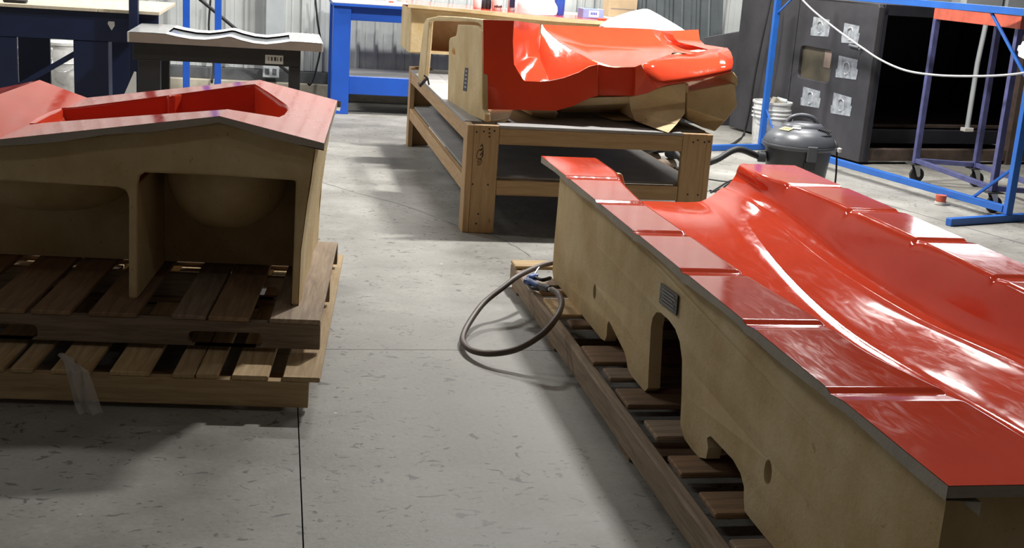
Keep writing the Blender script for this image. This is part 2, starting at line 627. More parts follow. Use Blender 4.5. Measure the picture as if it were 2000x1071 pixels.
WY = 12.6
wall = struct(box('wall_back', -7, 10, WY + 0.06, WY + 0.2, 0, CEIL, M_BAND, None, 0))
box('curb', -7, 5.0, WY - 0.10, WY + 0.06, 0, 0.16, M_CURB, None, 0.008).parent = None
cb = [o for o in COL.objects if o.name == 'curb'][0]
cb.name = 'trim_1'
struct(cb)
fl = box('trim_2', -7, 5.0, WY - 0.03, WY + 0.058, 0.161, 0.27, M_BAND, None, 0.002)
struct(fl)
# corrugated sheets, each a panel of its own
pw = 0.92
prof = []
for r in range(5):
    a = r * pw / 5
    prof += [(a, 0.0), (a + .045, 0.0), (a + .06, -.028), (a + .085, -.028), (a + .10, 0.0), (a + .14, 0.0), (a + .145, -.004), (a + .155, -.004), (a + .16, 0)]
prof.append((pw - .004, 0.0))
vs = [(a, d, 0) for a, d in prof] + [(a, d, 4.2) for a, d in prof]
n_ = len(prof)
pm = None
for k in range(13):
    fs = [(i, i + 1, i + 1 + n_, i + n_) for i in range(n_ - 1)]
    if pm is None:
        q = mesh('wall_panel', vs, fs, M_GALV, wall)
        pm = q.data
    else:
        q = new_obj('wall_panel', pm, None, wall)
    q.location = Vector((-7 + k * pw, WY + 0.05, 0.275))
    # wall_back is a rotated-free box: express in its local frame
    q.matrix_parent_inverse = Matrix.Translation(-Vector(wall.location)) if wall.rotation_euler.z == 0 else wall.matrix_basis.inverted()
# concrete wall right of the sheets
cw = struct(box('wall_right', 5.02, 10, WY - 0.12, WY + 0.055, 0, CEIL, M_BAND, None, 0))
for i, z in enumerate([0.0, .2, .4, .6, .8, 1.0, 1.2, 1.4, 1.6, 1.8, 2.0, 2.2, 2.4]):
    if True:
        cc = mesh('concrete_course', [], [], M_CURB) if False else box('concrete_course', 5.02, 6.15 + .02 * (i % 2), WY - 0.16, WY - 0.121, z + .003, z + .197, M_CURB, None, 0.004)
        cc.parent = cw
        cc.matrix_parent_inverse = cw.matrix_basis.inverted()
# daylit window over the booth in the rear right corner
wd = struct(empty('window_1', (8.2, WY - .13, 1.2)))
mesh('window_pane', [(-1.15, 0, 0), (1.5, 0, 0), (1.5, 0, 1.5), (-1.15, 0, 1.5)], [(0, 1, 2, 3)], M_DAY, wd)
for (a, b_, c, d) in ((-1.2, 1.55, -.05, 0), (-1.2, 1.55, 1.5, 1.55), (-1.2, -1.15, 0, 1.5), (1.5, 1.55, 0, 1.5), (.1, .14, 0, 1.5)):
    box('window_frame', a, b_, -.03, .02, c, d, M_GREYB, wd, .002)
wl = struct(box('wall_left', -5.2, -5.0, -3, WY + .2, 0, CEIL, M_GALV, None, 0))
ce = struct(box('ceiling', -5.2, 10, 3.4, WY + .2, CEIL, CEIL + .1, M_CEIL, None, 0))
WHERE = ['over the wooden bench', 'over the left mould', 'at the rear left', 'at the rear centre', 'at the rear right',
         'over the blue rack', 'left of the viewer', 'right of the viewer']
for (fx, fy, fp), wn in zip(FIXTURES, WHERE):
    t = thing('ceiling_light', 'white tube light fixture hanging ' + wn, 'light', (fx, fy, FIX_Z - .05), group='tube lights under the ceiling')
    hl = .26 if fp > 250 else .64
    box('housing', -hl, hl, -.1, .1, 0, .06, M_FIXT, t, .005)
    box('diffuser', -hl + .03, hl - .03, -.085, .085, -.018, -.001, M_TUBE, t, .003)
    for sx in (-hl * .8, hl * .8):
        beam('hanger', (sx, 0, .055), (sx, 0, CEIL - FIX_Z + .05), .012, .012, M_METAL, t)

# ================================================================== RIGHT MOULD
rm = thing('fibreglass_mould', 'long red channel mould with cream sides lying on the right pallet', 'mould')
ZF = 0.65
GRV = [4.87, 4.36, 3.855, 3.34, 2.82, 2.315]


def interp(tab, y):
    """tab: list of (y, v...) sorted descending in y; smooth interpolation"""
    if y >= tab[0][0]:
        return tab[0][1:]
    for a, b_ in zip(tab, tab[1:]):
        if a[0] >= y >= b_[0]:
            t = (a[0] - y) / (a[0] - b_[0])
            t = t * t * (3 - 2 * t) * 0.6 + t * 0.4
            return tuple(p + (q - p) * t for p, q in zip(a[1:], b_[1:]))
    return tab[-1][1:]


XI = [(5.39, 1.44), (5.03, 1.44), (4.9, 1.412), (4.68, 1.385), (4.37, 1.36), (3.34, 1.366), (2.82, 1.398), (2.6, 1.395), (2.43, 1.427), (2.3, 1.462), (2.06, 1.476), (1.83, 1.48)]
XR = [(5.39, 2.13), (5.12, 2.11), (4.87, 2.16), (4.36, 2.203), (3.887, 2.21), (3.37, 2.198), (1.83, 2.19)]
ST = [(5.38, .455, 1.99, .478, 2.06, .53, 2.10, .57, 2.115, .60),
      (5.10, .447, 1.985, .494, 2.06, .555, 2.10, .58, 2.11, .597),
      (4.64, .400, 1.93, .458, 2.06, .505, 2.11, .518, 2.125, .53),
      (4.24, .362, 1.885, .424, 2.06, .466, 2.11, .466, 2.135, .48),
      (3.90, .345, 1.85, .402, 2.06, .460, 2.11, .448, 2.14, .462),
      (3.50, .335, 1.82, .395, 2.06, .458, 2.11, .436, 2.145, .45),
      (2.95, .328, 1.80, .428, 2.06, .500, 2.11, .480, 2.145, .49),
      (2.30, .330, 1.80, .460, 2.06, .535, 2.11, .515, 2.145, .53),
      (2.02, .340, 1.80, .470, 2.06, .545, 2.11, .525, 2.145, .54),
      (1.0, .345, 1.80, .420, 2.06, .570, 2.11, .550, 2.145, .56)]


def lin(tab, y):
    if y >= tab[0][0]:
        return tab[0][1:]
    for a, b_ in zip(tab, tab[1:]):
        if a[0] >= y >= b_[0]:
            t = (a[0] - y) / (a[0] - b_[0])
            return tuple(p + (q - p) * t for p, q in zip(a[1:], b_[1:]))
    return tab[-1][1:]


def gsm(tab, y, sig):
    acc, wsum = None, 0
    for k in range(-6, 7):
        w_ = math.exp(-.5 * (k / 3) ** 2)
        v = lin(tab, y + k / 3 * sig)
        acc = [w_ * q for q in v] if acc is None else [a + w_ * q for a, q in zip(acc, v)]
        wsum += w_
    return [a / wsum for a in acc]


def groove(y):
    g = 0.0
    for k in GRV:
        d = y - k
        if 0 <= d < .024:
            g -= .0075 * (1 - d / .024)
        elif -.062 < d < 0:
            g -= .0075 * (1 + d / .062)
    return g


def chaikin(P, it):
    for _ in range(it):
        Q = [P[0]]
        for a, b_ in zip(P, P[1:]):
            Q.append(a * .75 + b_ * .25)
            Q.append(a * .25 + b_ * .75)
        Q.append(P[-1])
        P = Q
    return P


ys = set()
y = 5.38
while y > 1.83:
    ys.add(round(y, 3))
    y -= .05
for k in GRV:
    for d in (.03, .024, .018, .008, .002, -.004, -.012, -.03, -.05, -.062, -.07):
        ys.add(round(k + d, 3))
ys |= {1.83, 1.9, 1.95, 1.96, 1.98, 2.0, 2.02}
ys = sorted(ys, reverse=True)
rows = []
for y in ys:
    xi = gsm(XI, y, .06)[0]
    xr = gsm(XR, y, .08)[0]
    zb, xs, zs, xm, zm, xv, zv, xw, zw = gsm(ST, y, .16)
    if y < 2.03:
        kk = min(1, (2.03 - y) / .06)
        zb, zs, zm, zv, zw = (q + (ZF - .001 - q) * kk for q in (zb, zs, zm, zv, zw))
    P = [(1.18, ZF), (xi - .02, ZF), (xi - .004, ZF), (xi + .010, ZF - .012), (xi + .05, (ZF + zb) / 2), (xi + .12, zb + .035),
         (xi + .2, zb), (1.66, zb + (zs - zb) * .2), (xs - .05, zs - .024), (xs - .012, zs - .007), (xs + .002, zs + .001), (xs + .018, zs + (zm - zs) * .22), ((xs + xm) / 2, (zs + zm) / 2), (xm - .016, zm - (zm - zs) * .16), (xm, zm), (xm + .010, zm - .004), (xv, zv), (xw, zw), (min(xr - .012, xw + .05), ZF - .03),
         (xr + .002, ZF), (xr + .02, ZF), (2.40, ZF)]
    P = chaikin([Vector((a, 0, c)) for a, c in P], 2)
    g = groove(y)
    row = []
    for p in P:
        f = max(0, min(1, (p.z - (ZF - .04)) / .04))
        row.append((p.x, y, p.z + g * f))
    rows.append(row)
loft('gelcoat_surface', rows, M_RED, rm, smooth=28)
# laminate rim: the cut edge of the flange all round
er = []
for y in ys:
    g = groove(y)
    lo = -.026 + .004 * math.sin(y * 9) + g * .7
    er.append([(1.1795, y, ZF + g - .001), (1.1795, y, ZF + lo), (1.25, y, ZF + lo - .004), (1.25, y, ZF - .06)])
loft('flange_edge', er, M_EDGE, rm, smooth=30)
er = [[(a, 1.8295, ZF - .001), (a, 1.8295, ZF - .024), (a, 1.90, ZF - .027)] for a in (1.18, 1.4, 1.7, 2.0, 2.4)]
loft('flange_edge', er, M_EDGE, rm, smooth=30)
er = [[(2.4005, y, ZF + groove(y) - .001), (2.4005, y, ZF - .026), (2.33, y, ZF - .03)] for y in ys]
loft('flange_edge', er, M_EDGE, rm, smooth=30)
er = [[(p[0], 5.3805, p[2] - .001), (p[0], 5.3805, p[2] - .02), (p[0], 5.20, p[2] - .03)] for p in rows[0]]
loft('flange_edge', er, M_EDGE, rm, smooth=60)
# cream left wall with its feet, notches and arch
WL = [(5.20, .622), (5.215, .30), (5.205, .16), (5.17, .131), (4.30, .131), (4.245, .140), (4.222, .165), (4.218, .215), (4.20, .232), (4.17, .228), (3.98, .185),
      (3.95, .165), (3.93, .142), (3.88, .131), (3.78, .131), (3.72, .133), (3.69, .155), (3.700, .25), (3.71, .36), (3.70, .395), (3.665, .425), (3.62, .437),
      (3.53, .440), (3.46, .432), (3.41, .408), (3.375, .36), (3.355, .26), (3.345, .165), (3.30, .136), (3.24, .131), (3.17, .131), (3.115, .15),
      (3.108, .185), (3.125, .21), (3.10, .226), (2.93, .226), (2.87, .213), (2.835, .19), (2.825, .16), (2.81, .133), (2.77, .131), (1.95, .131), (1.90, .16),
      (1.89, .622)]
holeA = circle2(4.453, .272, .026, .031)
holeB = circle2(2.70, .291, .026, .033)


def fnL(a, b_, t):
    bow = .012 * math.sin(a * 2.7 + .4) + .006 * math.sin(a * 7.1)
    up_ = max(0, (b_ - .14)) * .01
    return (1.228 + bow * min(1, b_ * 2) - up_ + t * .042, a, b_)


# subdivide the plain edges so the wall can bow a little
def dens(L, step):
    out = []
    for i in range(len(L)):
        a, b_ = L[i], L[(i + 1) % len(L)]
        d = math.hypot(a[0] - b_[0], a[1] - b_[1])
        k = max(1, int(d / step))
        out += [(a[0] + (b_[0] - a[0]) * j / k, a[1] + (b_[1] - a[1]) * j / k) for j in range(k)]
    return out


sw = plate('side_wall', dens(WL, .12), fnL, M_FIB, rm, holes=[holeA, holeB], bevel=.014, smooth=40)
hplate('data_plate', (1.222, 3.553, .502), (0, -.9985, .05), (0, .05, .9985), .175, .064, .004, M_PLATE, rm).rotation_euler = (0, 0, 0)
for k in range(5):
    hplate('print_line', (1.2165, 3.553 - .006 * (k % 2), .481 + k * .0105), (0, -.9985, .05), (0, .05, .9985), .14 - .02 * (k % 3), .003, .001, M_PLTXT, rm)
plate('side_wall', [(5.2, .62), (5.2, .131), (1.9, .131), (1.9, .62)], lambda a, b_, t: (2.31 + t * .04, a, b_), M_FIB, rm, bevel=.01)
plate('end_wall', [(1.236, .624), (1.236, .131), (2.33, .131), (2.33, .624)], lambda a, b_, t: (a, 1.893 + t * .04, b_), M_FIB, rm, bevel=.01)
ep = [(1.235, .15), (2.33, .15), (2.33, .62), (2.13, .61), (2.05, .49), (1.98, .45), (1.66, .43), (1.56, .45), (1.50, .62), (1.235, .62)]
plate('end_wall', ep, lambda a, b_, t: (a, 5.19 - t * .04, b_), M_FIB, rm, bevel=.01)
# inner rib behind the arch
plate('inner_rib', [(1.3, .2), (2.3, .2), (2.3, .40), (1.3, .30)], lambda a, b_, t: (a, 3.18 + t * .03, b_), M_FIB, rm)
rebase(rm, (1.8, 3.6, .131))

# ------------------------------------------------------------------ right pallet
rp = thing('wooden_pallet', 'long weathered wooden pallet under the right mould, air hose lying across it', 'pallet')
for (x0, x1) in ((1.10, 1.14), (1.72, 1.76), (2.34, 2.38)):
    box('stringer', x0, x1, 1.2, 5.52, 0.018, 0.112, M_PAL, rp, .006)
for yb in (5.42, 4.6, 3.5, 2.4, 1.4):
    box('bottom_board', 1.105, 2.38, yb - .06, yb + .06, 0.0, 0.0175, M_PALD, rp, .003)
deck = [(5.52, 5.40, M_PALY, 1.10, .016), (5.20, 5.07, M_PAL, 1.135, 0), (4.86, 4.62, M_PALY, 1.118, .006), (4.55, 4.47, M_PALD, 1.15, 0), (4.22, 4.03, M_PALD, 1.128, .006),
        (3.97, 3.86, M_PAL, 1.145, 0), (3.76, 3.60, M_PALD, 1.135, 0), (3.47, 3.33, M_PAL, 1.15, .002), (3.19, 3.06, M_PALD, 1.14, 0), (2.94, 2.80, M_PALD, 1.15, .003),
        (2.66, 2.52, M_PAL, 1.135, 0), (2.38, 2.24, M_PALD, 1.14, 0), (2.1, 1.97, M_PAL, 1.14, 0), (1.8, 1.68, M_PALD, 1.14, 0), (1.45, 1.3, M_PAL, 1.14, 0)]
for (ya, yb, mt, xl, ex) in deck:
    box('deck_board', xl, 2.40, yb, ya, 0.1125, 0.130, mt, rp, .004)
rebase(rp, (1.75, 3.4, 0))

# ================================================================== LEFT MOULD ON TWO PALLETS
AL = math.radians(-5.4)
OL = Vector((0.092, 4.283, 0))
UL = Vector((math.cos(AL), math.sin(AL), 0))
VL = Vector((-math.sin(AL), math.cos(AL), 0))


def loc2(p):
    q = Vector(p) - OL
    return Vector((q.dot(UL), q.dot(VL), q.z))


lm = thing('fibreglass_mould', 'ridged red mould with an open cream box front stacked on two pallets', 'mould', (OL.x, OL.y, 0.25), AL)
Z0 = .25


def roof(u):
    tab = [(.2, .825), (.077, .848), (-.275, .922), (-1.005, .803), (-1.2, .868), (-2.2, .60)]
    for a, b_ in zip(tab, tab[1:]):
        if a[0] >= u >= b_[0]:
            return a[1] + (b_[1] - a[1]) * (a[0] - u) / (a[0] - b_[0])
    return tab[-1][1]


def on_roof(px, py):
    r = ray(px, py)
    lo, hi = 2.5, 8.0
    for _ in range(50):
        mid = (lo + hi) / 2
        p = loc2(CAM + r * mid)
        if p.z > roof(p.x):
            lo = mid
        else:
            hi = mid
    return loc2(CAM + r * lo)


pk = [on_roof(*p) for p in [(57, 241), (72, 231), (95, 219), (120, 211), (300, 190), (480, 166), (500, 165), (530, 184), (560, 205), (564, 213), (556, 224), (545, 229), (500, 222), (440, 214), (300, 224), (110, 238)]]
pk2 = [(p.x, p.y) for p in pk]
pkd = dens(pk2, .05)
u0, u1, v0, v1 = -1.95, .077, -.05, 1.17
bm = bmesh.new()
loops = [[(u0, v0), (u1, v0), (u1 - .015, v1), (u0, v1)], pkd]
flat = [p for l in loops for p in l]
bv_ = [bm.verts.new((p[0], p[1], 0)) for p in flat]
for t in tessellate_polygon([[Vector((p[0], p[1], 0)) for p in l] for l in loops]):
    try:
        bm.faces.new([bv_[i] for i in t])
    except ValueError:
        pass
for u in (-.275, -1.005, -1.2, -.26, -.29, -.98, -1.03):
    bmesh.ops.bisect_plane(bm, geom=bm.verts[:] + bm.edges[:] + bm.faces[:], plane_co=(u, 0, 0), plane_no=(1, 0, 0))
for v in bm.verts:
    v.co.z = roof(v.co.x) - Z0
bmesh.ops.recalc_face_normals(bm, faces=bm.faces)
me = bpy.data.meshes.new('gelcoat_top')
bm.to_mesh(me)
bm.free()
me.shade_smooth()
me.set_sharp_from_angle(angle=math.radians(12))
new_obj('gelcoat_top', me, M_RED, lm)
cx = sum(p[0] for p in pkd) / len(pkd)
cy = sum(p[1] for p in pkd) / len(pkd)


def inset(p, d):
    dx, dy = p[0] - cx, p[1] - cy
    L = math.hypot(dx, dy)
    return (p[0] - dx / L * d, p[1] - dy / L * d * .8)


rws = []
for (d, dz) in ((0, 0), (.004, -.003), (.009, -.012), (.012, -.03)):
    rws.append([(*inset(p, d), roof(p[0]) - Z0 + dz) for p in pkd + pkd[:1]])
rws.append([(*inset(p, .03), .755 - Z0) for p in pkd + pkd[:1]])
rws.append([(*inset(p, .05), .735 - Z0) for p in pkd + pkd[:1]])
rws.append([(*inset(p, .12), .73 - Z0) for p in pkd + pkd[:1]])
pock = loft('pocket', rws, M_RED, lm, smooth=40)
mesh('pocket_floor', [(*inset(p, .119), .7302 - Z0) for p in pkd], [tuple(range(len(pkd)))], M_RED, lm)
# rib on the pocket's rear wall
ra = on_roof(338, 185)
ap = []
for (du, dv) in ((-.035, 0.004), (-.012, -.035), (.012, -.035), (.035, .004)):
    ap.append((ra.x + du, ra.y + dv))
lo_ = [(a, b_ - .03, .74 - Z0) for a, b_ in ap]
hi_ = [(a, b_, roof(a) - Z0 - .001) for a, b_ in ap]
mesh('pocket_rib', hi_ + lo_, [(0, 1, 5, 4), (1, 2, 6, 5), (2, 3, 7, 6), (0, 1, 2, 3)], M_RED, lm, bevel=.008, smooth=50)
# laminate rim
us = [u1, .0, -.1, -.2, -.275, -.35, -.5, -.65, -.8, -.9, -1.005, -1.1, -1.2, -1.5, u0]
loft('flange_edge', [[(u, v0 - .0005, roof(u) - Z0 - .001), (u, v0 - .0005, roof(u) - Z0 - .026 + .004 * math.sin(u * 17)), (u, v0 + .07, roof(u) - Z0 - .03)] for u in us], M_EDGE, lm, smooth=60)
loft('flange_edge', [[(u1 + .0005 - .015 * t, v0 + (v1 - v0) * t, roof(u1 - .015 * t) - Z0 - .001), (u1 - .015 * t, v0 + (v1 - v0) * t, roof(u1) - Z0 - .026), (u1 - .08, v0 + (v1 - v0) * t, roof(u1 - .08) - Z0 - .028)] for t in (0, .25, .5, .75, 1)], M_EDGE, lm)
loft('flange_edge', [[(u, v1, roof(u) - Z0 - .001), (u, v1, roof(u) - Z0 - .026), (u, v1 - .1, roof(u) - Z0 - .03)] for u in us], M_EDGE, lm, smooth=60)
# cream front: arch-like openings left and right of the divider
fo = [(0.0, Z0), (.004, .45), (.022, .62), (.045, roof(.045) - .027)]
fo += [(u, roof(u) - .027) for u in us[2:-1]]
fo += [(-1.9, roof(-1.9) - .027), (-1.9, Z0), (-1.55, Z0), (-1.55, .60), (-1.52, .635), (-1.47, .648), (-1.0, .652), (-.63, .650), (-.598, .640), (-.588, .61), (-.592, Z0), (-.563, Z0),
       (-.562, .5), (-.560, .66), (-.553, .692), (-.535, .705), (-.3, .708), (-.02, .703), (-.022, .5), (-.026, Z0)]
plate('front_wall', dens(fo, .2), lambda a, b_, t: (a, t * .035, b_ - Z0), M_FIB, lm, bevel=.010)
sd = [(0.0, Z0), (0.0, .6), (0.0, .81), (1.03, .81), (1.03, Z0)]
plate('side_wall', sd, lambda a, b_, t: (.0 + max(0, b_ - .5) * .09 - t * .03, a + .03, b_ - Z0), M_FIB, lm, bevel=.008) if False else None
rowsS = []
for b_ in (Z0, .45, .62, .70, .822):
    off = {Z0: 0.0, .45: .004, .62: .022, .70: .033, .822: .045}[b_]
    rowsS.append([(off + .004 * math.sin(a * 14), a, b_ - Z0) for a in (.002, .1, .2, .35, .5, .65, .8, .92, 1.03)])
loft('side_wall', rowsS, M_FIB, lm, smooth=40)
loft('side_wall', [[(p[0] - .028, p[1], p[2]) for p in r] for r in rowsS], M_FIB, lm, smooth=40)
plate('divider', [(.034, Z0), (.034, .66), (.54, .66), (.54, Z0)], lambda a, b_, t: (-.590 + t * .026, a, b_ - Z0), M_FIB, lm, bevel=.006)
plate('back_panel', [(-1.88, Z0 + .006), (-.03, Z0 + .006), (-.03, .722), (-.275, .722), (-1.0, .71), (-1.88, .62)], lambda a, b_, t: (a, .541 + t * .02, b_ - Z0), M_FIB, lm)
plate('rear_wall', [(-1.88, Z0), (0, Z0), (.03, .815), (-.275, .89), (-1.0, .77), (-1.88, .65)], lambda a, b_, t: (a, 1.0 + t * .03, b_ - Z0), M_FIB, lm)
# rounded underside of the pocket seen in the bays
def bulge(c, ru, rv, rz, nm):
    rr = []
    for i in range(9):
        a = math.pi / 2 * i / 8
        z = c[2] - rz * math.sin(a)
        k = math.cos(a) ** .7
        rr.append([(c[0] + ru * k * math.cos(2 * math.pi * j / 24), c[1] + rv * k * math.sin(2 * math.pi * j / 24), z - Z0) for j in range(25)])
    loft(nm, rr, M_FIB, lm, smooth=60)


bulge((-.30, .40, .72), .235, .30, .27, 'bowl_underside')
bulge((-.95, .42, .70), .34, .30, .22, 'bowl_underside')

# pallets under the left mould (local frame = mould frame on the floor)
def left_pallet(label, u_a, u_b, va, vb, zb, boards, mats, notch, mstr):
    t = thing('wooden_pallet', label, 'pallet', (OL.x, OL.y, zb), AL)
    zs0, zs1 = .018, .108
    for i, (p, q) in enumerate(((va + .003, va + .041), ((va + vb) / 2 - .019, (va + vb) / 2 + .019), (vb - .04, vb - .002))):
        ol = [(u_a, zs0), (u_a, zs1), (u_b, zs1), (u_b, zs0)]
        for (na, nb) in notch:
            ol += rounded([(nb, zs0), (nb, zs0 + .052), (na, zs0 + .052), (na, zs0)], .022)
        plate('stringer', ol, lambda a, b_, tt, p=p, q=q: (a, p + (q - p) * tt, b_), mstr, t, bevel=.002)
    for (a, b_, mt, da, db) in boards:
        box('deck_board', a, b_, va + da, vb - db, .1085, .125, mt, t, .003)
    for vv in (va + .30, (va + vb) / 2, vb - .06):
        box('bottom_board', u_a + .02, u_b - .02, vv - .05, vv + .05, 0, .0178, mats, t, .002)
    return t


left_pallet('lower pale wooden pallet on the floor, carrying the upper left pallet', -1.3, .068, -.41, 1.30, 0.0,
            [(-1.26, -1.10, M_PALY, 0, 0), (-1.02, -.90, M_PALY, 0, 0), (-.93 + .05, -.81, M_PALY, 0, .01), (-.753, -.63, M_PALY, 0, 0), (-.57, -.445, M_PALY, .004, 0), (-.37, -.30, M_PALY, 0, 0),
             (-.296, -.225, M_PALY, .002, 0), (-.18, -.063, M_PALY, 0, 0), (-.016, .105, M_PALY, 0, 0)], M_PALD, [], M_PALY)
left_pallet('upper grey wooden pallet directly under the ridged left mould', -1.3, .088, -.17, 1.08, 0.125,
            [(-1.28, -1.12, M_PALD, 0, 0), (-1.05, -.90, M_PALD, 0, 0), (-.88, -.75, M_PALD, 0, .02), (-.69, -.53, M_PALD, 0, 0), (-.415, -.30, M_PAL, .004, 0), (-.292, -.155, M_PALD, 0, .01),
             (-.085, .088, M_PAL, 0, .06)], M_PALD, [(-1.12, -.86), (-.36, -.11)], M_PAL)

# crumpled clear film hanging off the lower pallet
fp = []
path = [(118, 690, -.33), (138, 704, -.39), (152, 724, -.445), (158, 755, -.455), (166, 785, -.46), (178, 812, -.465), (185, 828, -.48)]
for i, (x, y, v) in enumerate(path):
    n_ = VL
    c = _pl(x, y, n_, n_.dot(OL) + v)
    wdt = (.012, .035, .07, .075, .08, .085, .09)[i]
    fp.append([c + UL * (wdt * (k / 6 - .5)) - VL * (.016 * math.sin(k * 2.1 + i * 1.3) + .012 * (1 - (k / 3 - 1) ** 2)) for k in range(7)])
film = loft('plastic_film_scrap', fp, M_POLY, None, smooth=30)
tag(film, 'crumpled clear plastic film hanging off the lower left pallet', 'plastic film')


# ================================================================== WOODEN BENCH
wb = thing('wooden_bench', 'low two-shelf bench of pale pine lumber with grey sheet tops', 'bench')
BX0, BX1, BY0, BY1, BZ = 1.035, 2.453, 6.65, 9.86, .61


def handwriting(parent):
    st = [(932, 318), (936, 311), (941, 313), (938, 321), (933, 322), (938, 314), (943, 300), (939, 292), (933, 296), (931, 308), (939, 310), (944, 302),
          (941, 298), (938, 304), (944, 296), (942, 290), (937, 295), (944, 289), (940, 284), (943, 287), (942, 281), (938, 287)]
    tube('handwriting', [PY(x, y, BY0 - .0006) for x, y in st], .0016, M_INK, parent, seg=4, sub=3)


def screw(parent, x, y, Y):
    p = PY(x, y, Y)
    lathe('screw', [(.0001, .0006), (.0055, .0006), (.0055, -.001)], M_INK, parent, seg=8, loc=p, rot=(math.pi / 2, 0, 0))


for (xa, xb, xs) in ((1.073, 1.213, 1.035), (BX1 - .178, BX1 - .038, BX1 - .038)):
    box('leg_board', xa, xb, BY0, BY0 + .038, 0, BZ - .002, M_PINE, wb)
    box('leg_board', xs, xs + .0375, BY0 + .004, BY0 + .14, 0, BZ - .004, M_PINE, wb)
    box('leg_board', xa, xb, BY1 - .038, BY1, 0, BZ + .016, M_PINE, wb)
    box('leg_board', xs, xs + .0375, BY1 - .14, BY1 - .002, 0, BZ + .014, M_PINE, wb)
for (za, zb) in ((.504, .593), (.218, .303)):
    box('front_rail', 1.214, BX1 - .179, BY0 + .004, BY0 + .040, za, zb, M_PINE, wb)
    box('back_rail', 1.214, BX1 - .179, BY1 - .040, BY1 - .004, za, zb, M_PINE, wb)
    for xs in (BX0 + .004, BX1 - .042):
        box('side_rail', xs, xs + .036, BY0 + .142, BY1 - .142, za, zb, M_PINE, wb)
box('top_sheet', 1.214, BX1 - .18, BY0 + .001, BY1 - .04, .5935, BZ, M_PLYTOP, wb, .002)
box('top_sheet', BX0 + .001, 1.2135, BY0 + .1405, BY1 - .142, .5935, BZ, M_PLYTOP, wb, .002)
box('top_sheet', BX1 - .1795, BX1 - .001, BY0 + .1405, BY1 - .142, .5935, BZ, M_PLYTOP, wb, .002)
box('shelf_sheet', 1.075, BX1 - .045, BY0 + .041, BY1 - .042, .3035, .318, M_PLYTOP, wb, .002)
for (x, y) in ((931, 258), (945, 257), (956, 252), (956, 260), (956, 267), (966, 256), (923, 360), (953, 361), (1354, 278), (1363, 274), (1376, 278), (1385, 277), (1343, 380), (1363, 381), (934, 418), (930, 437)):
    screw(wb, x, y, BY0 - .0005)
handwriting(wb)
rebase(wb, (1.74, 8.25, 0))

# ================================================================== MOULD LYING ON ITS SIDE ON THE BENCH
bmold = thing('fibreglass_mould', 'bright orange-red bowl shaped mould turned on its side on the wooden bench', 'mould')
YF = 6.86


def P3(*t):
    return [PY(x, y, Y) for x, y, Y in t]


def face_mesh(name, polys, mat, parent, smooth=45, bevel=0.0, thick=0.0):
    vs, fs = [], []
    for p in polys:
        k = len(vs)
        vs += p
        if len(p) > 4:
            for t in tessellate_polygon([[Vector((q.x, q.z, 0)) for q in p]]):
                fs.append(tuple(k + i for i in t))
        else:
            fs.append(tuple(range(k, k + len(p))))
    o = mesh(name, vs, fs, mat, parent, smooth=None if thick else smooth, merge=True, bevel=bevel)
    if thick:
        sm = o.modifiers.new('solid', 'SOLIDIFY')
        sm.thickness = thick
    return o


inner = [(1003, 40, YF), (1001, 80, YF), (1003, 125, YF), (1012, 141, YF), (1024, 158, YF), (1048, 159, YF), (1072, 158, YF), (1100, 152, YF), (1130, 141, YF), (1150, 130, YF), (1166, 126, YF)]
outer = [(1167, 187, YF), (1150, 191, YF), (1120, 206, YF), (1085, 216, YF), (1040, 215, YF), (945, 213, YF), (943, 38, YF)]
face_mesh('gelcoat_flange', [P3(*(inner + outer))], M_RED, bmold, thick=.012)
pan = P3((1170, 126, YF + .03), (1185, 130, YF + .03), (1202, 132, YF + .03), (1237, 131, YF + .03), (1235, 187, YF + .03), (1170, 187, YF + .03))
face_mesh('gelcoat_panel', [pan, P3((1166, 126, YF), (1170, 126, YF + .03), (1170, 187, YF + .03), (1167, 187, YF)),
                            P3((1237, 131, YF + .03), (1242, 130, YF - .01), (1240, 187, YF - .01), (1235, 187, YF + .03))], M_RED, bmold)
face_mesh('gelcoat_fin', [P3((1242, 130, YF - .01), (1252, 126, YF - .02), (1262, 146, YF - .05), (1240, 187, YF - .01)),
                          P3((1262, 146, YF - .05), (1285, 172, YF - .06), (1264, 182, YF - .03), (1240, 187, YF - .01))], M_RED, bmold, smooth=20)
# bowl at the left
k0, k1 = (1055, 47, 7.55), (1053, 98, 7.30)
R = [(1058, 48, 7.56), (1066, 60, 7.46), (1078, 71, 7.36), (1094, 84, 7.24), (1112, 96, 7.12), (1136, 107, 7.0), (1154, 117, 6.92), (1168, 123, 6.86)]
B = [(1053, 98, 7.30), (1056, 118, 7.16), (1064, 135, 7.04), (1072, 157, YF), (1100, 151.5, YF), (1130, 140.5, YF), (1150, 129.5, YF), (1166, 126, YF)]
rowsB = []
for r_, b_ in zip(R, B):
    row = []
    for j in range(7):
        t = j / 6
        x, y, Y = (r_[i] + (b_[i] - r_[i]) * t for i in range(3))
        dip = math.sin(math.pi * t) * -.03 * min(1, (Vector(PY(*r_)) - Vector(PY(*b_))).length * 3)
        row.append(PY(x, y, Y + dip))
    rowsB.append(row)
loft('gelcoat_bowl', rowsB, M_RED, bmold, smooth=60)
lf = [[(1003, 40, YF), (1029, 44, 7.2), (1055, 47, 7.55)], [(1001, 80, YF), (1028, 75, 7.16), (1054, 74, 7.42)], [(1003, 125, YF), (1030, 112, 7.12), (1053, 98, 7.30)],
      [(1012, 141, YF), (1034, 130, 7.02), (1056, 118, 7.16)], [(1024, 158, YF), (1046, 146, 6.98), (1064, 135, 7.04)], [(1048, 159, YF), (1062, 158, 6.89), (1072, 157, YF)]]
loft('gelcoat_bowl', [[PY(*p) for p in r] for r in lf], M_RED, bmold, smooth=60)
